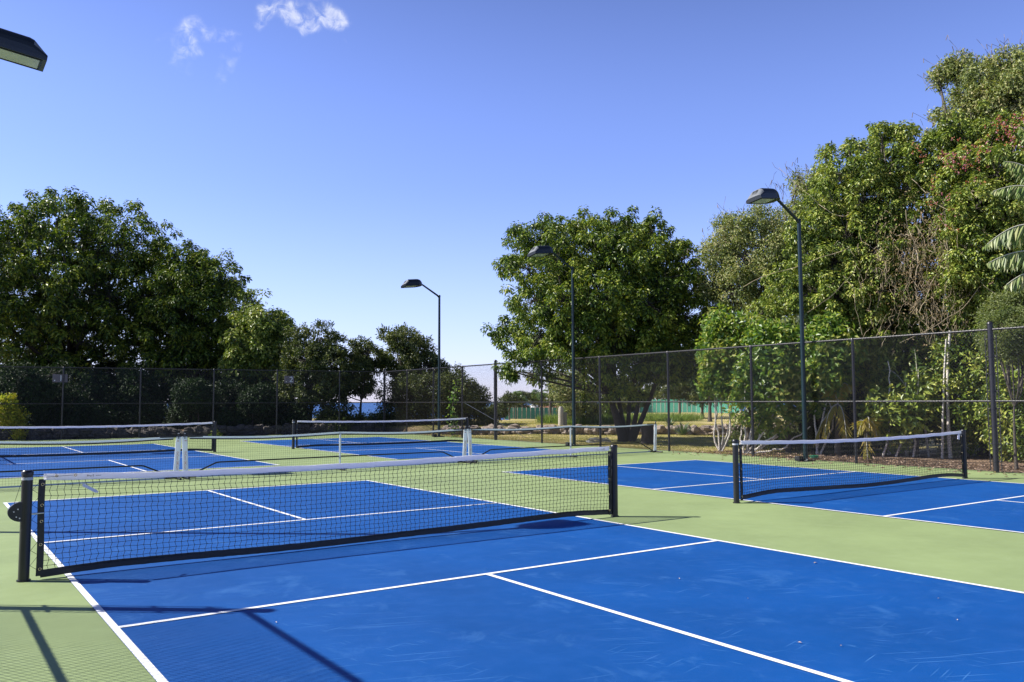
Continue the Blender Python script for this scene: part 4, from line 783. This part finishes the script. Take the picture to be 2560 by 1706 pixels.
shrub('tall narrow leafy shrub with several straight white stems, leftmost behind the right fence',[(1662,728,24),(1650,760,32),(1685,765,32),(1640,810,32),(1680,815,38),(1645,860,30),(1690,870,34),(1712,830,30),(1625,890,18),(1632,850,20),(1670,895,22)],26.7,
 [[(1655,1068,0),(1640,1010,0),(1645,900,0),(1655,800,0)],[(1658,1068,0),(1662,1000,0),(1655,900,.1),(1660,780,0)],[(1660,1068,0),(1680,990,0),(1670,900,0),(1672,790,0)],[(1657,1068,0),(1668,1010,.1),(1683,930,0),(1690,850,0)],[(1654,1068,0),(1645,960,0),(1652,870,0)],[(1700,1065,0),(1705,980,0),(1700,880,0)]],'broad',330,81,depth=.5)
shrub('wide leafy shrub with pale stems leaning right, behind the right court net',[(1725,760,30),(1760,785,38),(1800,790,36),(1740,830,40),(1790,840,44),(1830,820,34),(1720,885,36),(1770,900,44),(1820,880,40),(1740,950,30),(1790,955,34),(1700,940,22),(1835,935,28)],25.8,
 [[(1712,1066,0),(1740,980,0),(1775,890,0),(1800,800,0)],[(1716,1066,0),(1730,960,0),(1738,860,0)],[(1722,1066,0),(1770,1010,0),(1830,965,0),(1870,935,0)],[(1726,1068,0),(1790,1000,.1),(1850,940,0)],[(1735,1068,0),(1800,1030,-.1),(1862,980,0)],[(1718,1066,0),(1750,1000,0),(1790,930,0),(1822,850,0)],[(1710,1066,0),(1715,960,0),(1712,880,0)],[(1730,1066,0),(1760,960,.2),(1770,830,0)]],'broad',520,82)
shrub('leafy shrub right of the tallest lamp pole with a pale crossing branch',[(1905,755,30),(1880,790,34),(1930,785,32),(1960,800,26),(1880,850,38),(1925,850,34),(1860,900,32),(1900,920,34)],25.6,
 [[(1880,1070,0),(1870,960,0),(1895,870,0),(1905,790,0)],[(1885,1070,0),(1920,960,0),(1890,880,0)],[(1876,1070,0),(1890,950,0),(1912,860,0),(1925,800,0)]],'broad',340,83)
shrub('low shrub beneath the highest part of the right thicket',[(2040,930,34),(2085,950,34),(2060,985,28),(2010,960,26),(2110,900,30)],25.5,
 [[(2030,1085,0),(2040,1000,0),(2045,900,0),(2040,830,0)],[(2060,1085,0),(2085,980,0),(2080,860,0)],[(2100,1090,0),(2105,960,0),(2110,850,0)]],'neem2',170,84)
# deep green hedge mass in the shade beneath the canopy
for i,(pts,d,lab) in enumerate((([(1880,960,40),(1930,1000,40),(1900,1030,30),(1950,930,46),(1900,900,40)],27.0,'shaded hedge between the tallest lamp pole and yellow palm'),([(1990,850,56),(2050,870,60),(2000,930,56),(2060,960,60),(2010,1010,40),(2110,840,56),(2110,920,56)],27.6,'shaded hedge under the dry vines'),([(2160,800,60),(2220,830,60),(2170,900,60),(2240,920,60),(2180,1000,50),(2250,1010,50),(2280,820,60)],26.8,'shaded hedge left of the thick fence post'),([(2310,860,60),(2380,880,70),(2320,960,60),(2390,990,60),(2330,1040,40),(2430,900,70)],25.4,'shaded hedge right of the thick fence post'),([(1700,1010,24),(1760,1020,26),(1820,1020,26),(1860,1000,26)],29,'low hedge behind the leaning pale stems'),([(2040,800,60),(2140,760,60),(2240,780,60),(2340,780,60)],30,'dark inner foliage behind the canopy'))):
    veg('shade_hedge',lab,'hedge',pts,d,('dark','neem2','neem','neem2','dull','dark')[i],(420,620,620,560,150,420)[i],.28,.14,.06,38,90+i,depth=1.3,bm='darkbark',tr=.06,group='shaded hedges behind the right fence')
veg('feathery_bush','feathery light green bush reaching over the fence at the right edge','bush',[(2300,710,26),(2340,700,30),(2275,745,28),(2315,750,34),(2360,745,34),(2290,785,26),(2335,795,28),(2380,790,34)],21.6,'feather',420,.2,.075,.02,90,98,depth=.7,tr=.03)
# trunks inside the thicket
tk=[(2085,905,1075,26.2,.07,'pale trunk below the dry vines'),(2112,880,1080,26.4,.055,'slim trunk second from left in the shade'),(2165,800,1085,25.2,.05,'thin light trunk left of the thick fence post'),(2185,780,1090,25.5,.075,'grey trunk beside the thin light one'),(2130,930,1080,26,.05,'short leaning trunk in the shade'),(2040,930,1070,26.5,.08,'stout pale trunk near the yellow palm')]
for i,(x,y0,y1,d,r,lb) in enumerate(tk):
    a=P(x+random.uniform(-6,6),y1,d);a[2]=-.03;b_=P(x+random.uniform(-10,10),y0-20,d);t=MB();t.tube(bez(np.zeros(3),(b_-a)/2+np.array([.1*(-1)**i,.1,0]),b_-a,9),np.linspace(r*.7,r*.4,9),9)
    ro=empty('slender_tree',tuple(a));t.build('trunk',M['palebark'],ro,True);tag(ro,lb,'tree','bare trunks inside the right thicket')
# palms in the thicket
def clump_palm(label,x,y,d,fr,mk,seed,w=.05):
    c=P(x,1072,d);c[2]=0;top=P(x,y,d);L_=[]
    for (x1,y1,x2,y2,dd,ll,hg) in fr: L_.append(([top,P(x1,y1,d+dd*.5),P(x2,y2,d+dd)],30,ll,w,hg,.6))
    return palm('small_palm',label,c,L_,mk,seed,([c-[0,0,.03],(c+top)/2,top],[.09,.07,.05]),tm='bark')
clump_palm('yellow green palm just left of the fence post near the tallest lamp',1925,930,25.4,[(1935,850,1955,900,-.3,.4,.8),(1915,860,1890,910,-.2,.4,.8),(1900,930,1895,1005,-.3,.5,.9),(1940,930,1945,1010,-.3,.5,.9),(1925,840,1925,880,.2,.4,.9),(1885,960,1870,1020,0,.45,.9)],'palmyel',91)
clump_palm('young yellow palm with drooping fronds behind the right court net',1992,985,24.2,[(1985,940,1972,1000,-.2,.35,.8),(2005,945,2015,1005,-.2,.35,.8),(1995,930,1998,985,-.3,.4,.8),(1990,1010,1995,1075,-.2,.4,1.),(1980,950,1965,980,.2,.35,.7)],'palmyel',92,.04)
clump_palm('palm with pale upright fronds above the bright shrubs',1722,850,27.0,[(1710,760,1700,722,-.3,.55,.3),(1735,770,1728,735,-.2,.5,.2),(1705,800,1690,760,0,.4,.3)],'palmpale',93,.05)
clump_palm('palm with one pale arching frond left of the tallest lamp pole',1812,850,26.6,[(1850,740,1795,735,-.6,.5,.25),(1860,760,1840,720,-.4,.4,.2)],'palmpale',94,.05)
clump_palm('dark fan of palm fronds in the shade beneath the dry vines',2105,930,25.8,[(2060,840,2030,850,0,.4,.6),(2150,860,2190,890,0,.4,.6),(2110,830,2100,800,0,.4,.5),(2080,900,2050,930,0,.4,.8)],'palm',95,.04)
c=P(2440,560,21.5)
palm('banana_palm','large ragged banana like palm entering at the right edge',c,[([P(2440,560,21.5),P(2370,470,21.3),P(2268,562,21.0)],70,.55,.085,1.5,.12),([P(2450,600,21.5),P(2370,550,21.3),P(2272,604,21.0)],70,.5,.085,1.5,.12),([P(2460,650,21.5),P(2390,590,21.3),P(2312,655,21.0)],64,.5,.085,1.5,.12),([P(2440,500,21.5),P(2390,395,21.4),P(2282,440,21.2)],64,.42,.07,1.1,.25),([P(2440,480,21.6),P(2380,370,21.5),P(2310,372,21.3)],50,.38,.09,1.2,.3),([P(2440,430,21.7),P(2390,310,21.6),P(2345,292,21.4)],40,.4,.10,1.2,.3)],'banana',96,([np.array([P(2440,560,21.5)[0],P(2440,560,21.5)[1],-.03]),P(2440,800,21.5),P(2440,560,21.5)],[.16,.13,.10]))
# vine climbing the fence by the farthest lamp
vy=22.6;vr=empty('climbing_vine',(RX(vy)-.02,vy,0));tag(vr,'bright green vine climbing the fence beside the farthest lamp pole','vine');t=MB();rg=np.random.default_rng(5);st=np.array([[.05*math.sin(z*3),.12*math.sin(z*2.1),z] for z in np.linspace(0,2.4,20)]);t.tube(st,.012,5);t.build('stem',M['bark'],vr)
lv=MB();b0=st[rg.integers(0,20,170)]+rg.normal(0,.11,(170,3));leaves(lv,b0,rdir(170,rg)+[0,0,-.4],rdir(170,rg),.12,.09);lv.build('leaves',M['broad'],vr)
# litter: mulch chips and leaves at the foot of the right fence
rg=np.random.default_rng(15);n=2600;xy=np.stack([rg.uniform(14.6,16.8,n),rg.uniform(-3,9,n)],1);k_=rg.random(n)<.07;xy[k_,0]=14.45-np.abs(rg.normal(0,.45,k_.sum()));b0=np.stack([xy[:,0],xy[:,1],np.where(k_,.008,-.02+rg.random(n)*.03)],1);mb=MB();dr=rdir(n,rg);dr[:,2]*=.3;leaves(mb,b0,dr,np.array([0,0,1.])+rg.normal(0,.4,(n,3)),.10*(.5+rg.random(n)),.045);tag(mb.build('leaf_litter',leaf_mat('brown_leaf_litter',[(.10,.06,.04),(.26,.17,.11),(.45,.33,.24)],.1,.8)),'brown fallen leaves and mulch along the right fence','leaf litter',None,'stuff')
for i,(x,y) in enumerate(((2038,1410),(1698,1450),(2347,1500),(2393,1554),(1999,1611),(2103,1619),(690,1560),(1870,1500))):
    v=_f+_r2*(x-1280)/F-_u2*(y-853)/F;q=CAM-v*CZ/v[2];mb=MB();a=i*1.3;s_=(.024,.014,.012,.012,.014,.012,.012,.010)[i]
    mb.add([[-s_,0,0],[0,-s_*.4,.004],[s_,0,.001],[0,s_*.4,.005]],[[0,1,2,3]]);o=mb.build('dry_leaf',M['dryleaf'],loc=(q[0],q[1],.011));o.rotation_euler=(0,0,a)
    tag(o,'tiny dry leaf scrap lying on the near blue court','leaf','leaf scraps on the near court')
c=P(1871,1058,24);c[2]=.0;d=MB();d.tube([[0,0,0],[0,0,.06]],[.10,.13],12);tag(d.build('plastic_tray',M['greenplastic'],loc=tuple(c)),'small green plastic tray on the soil behind the net on the right court','tray')
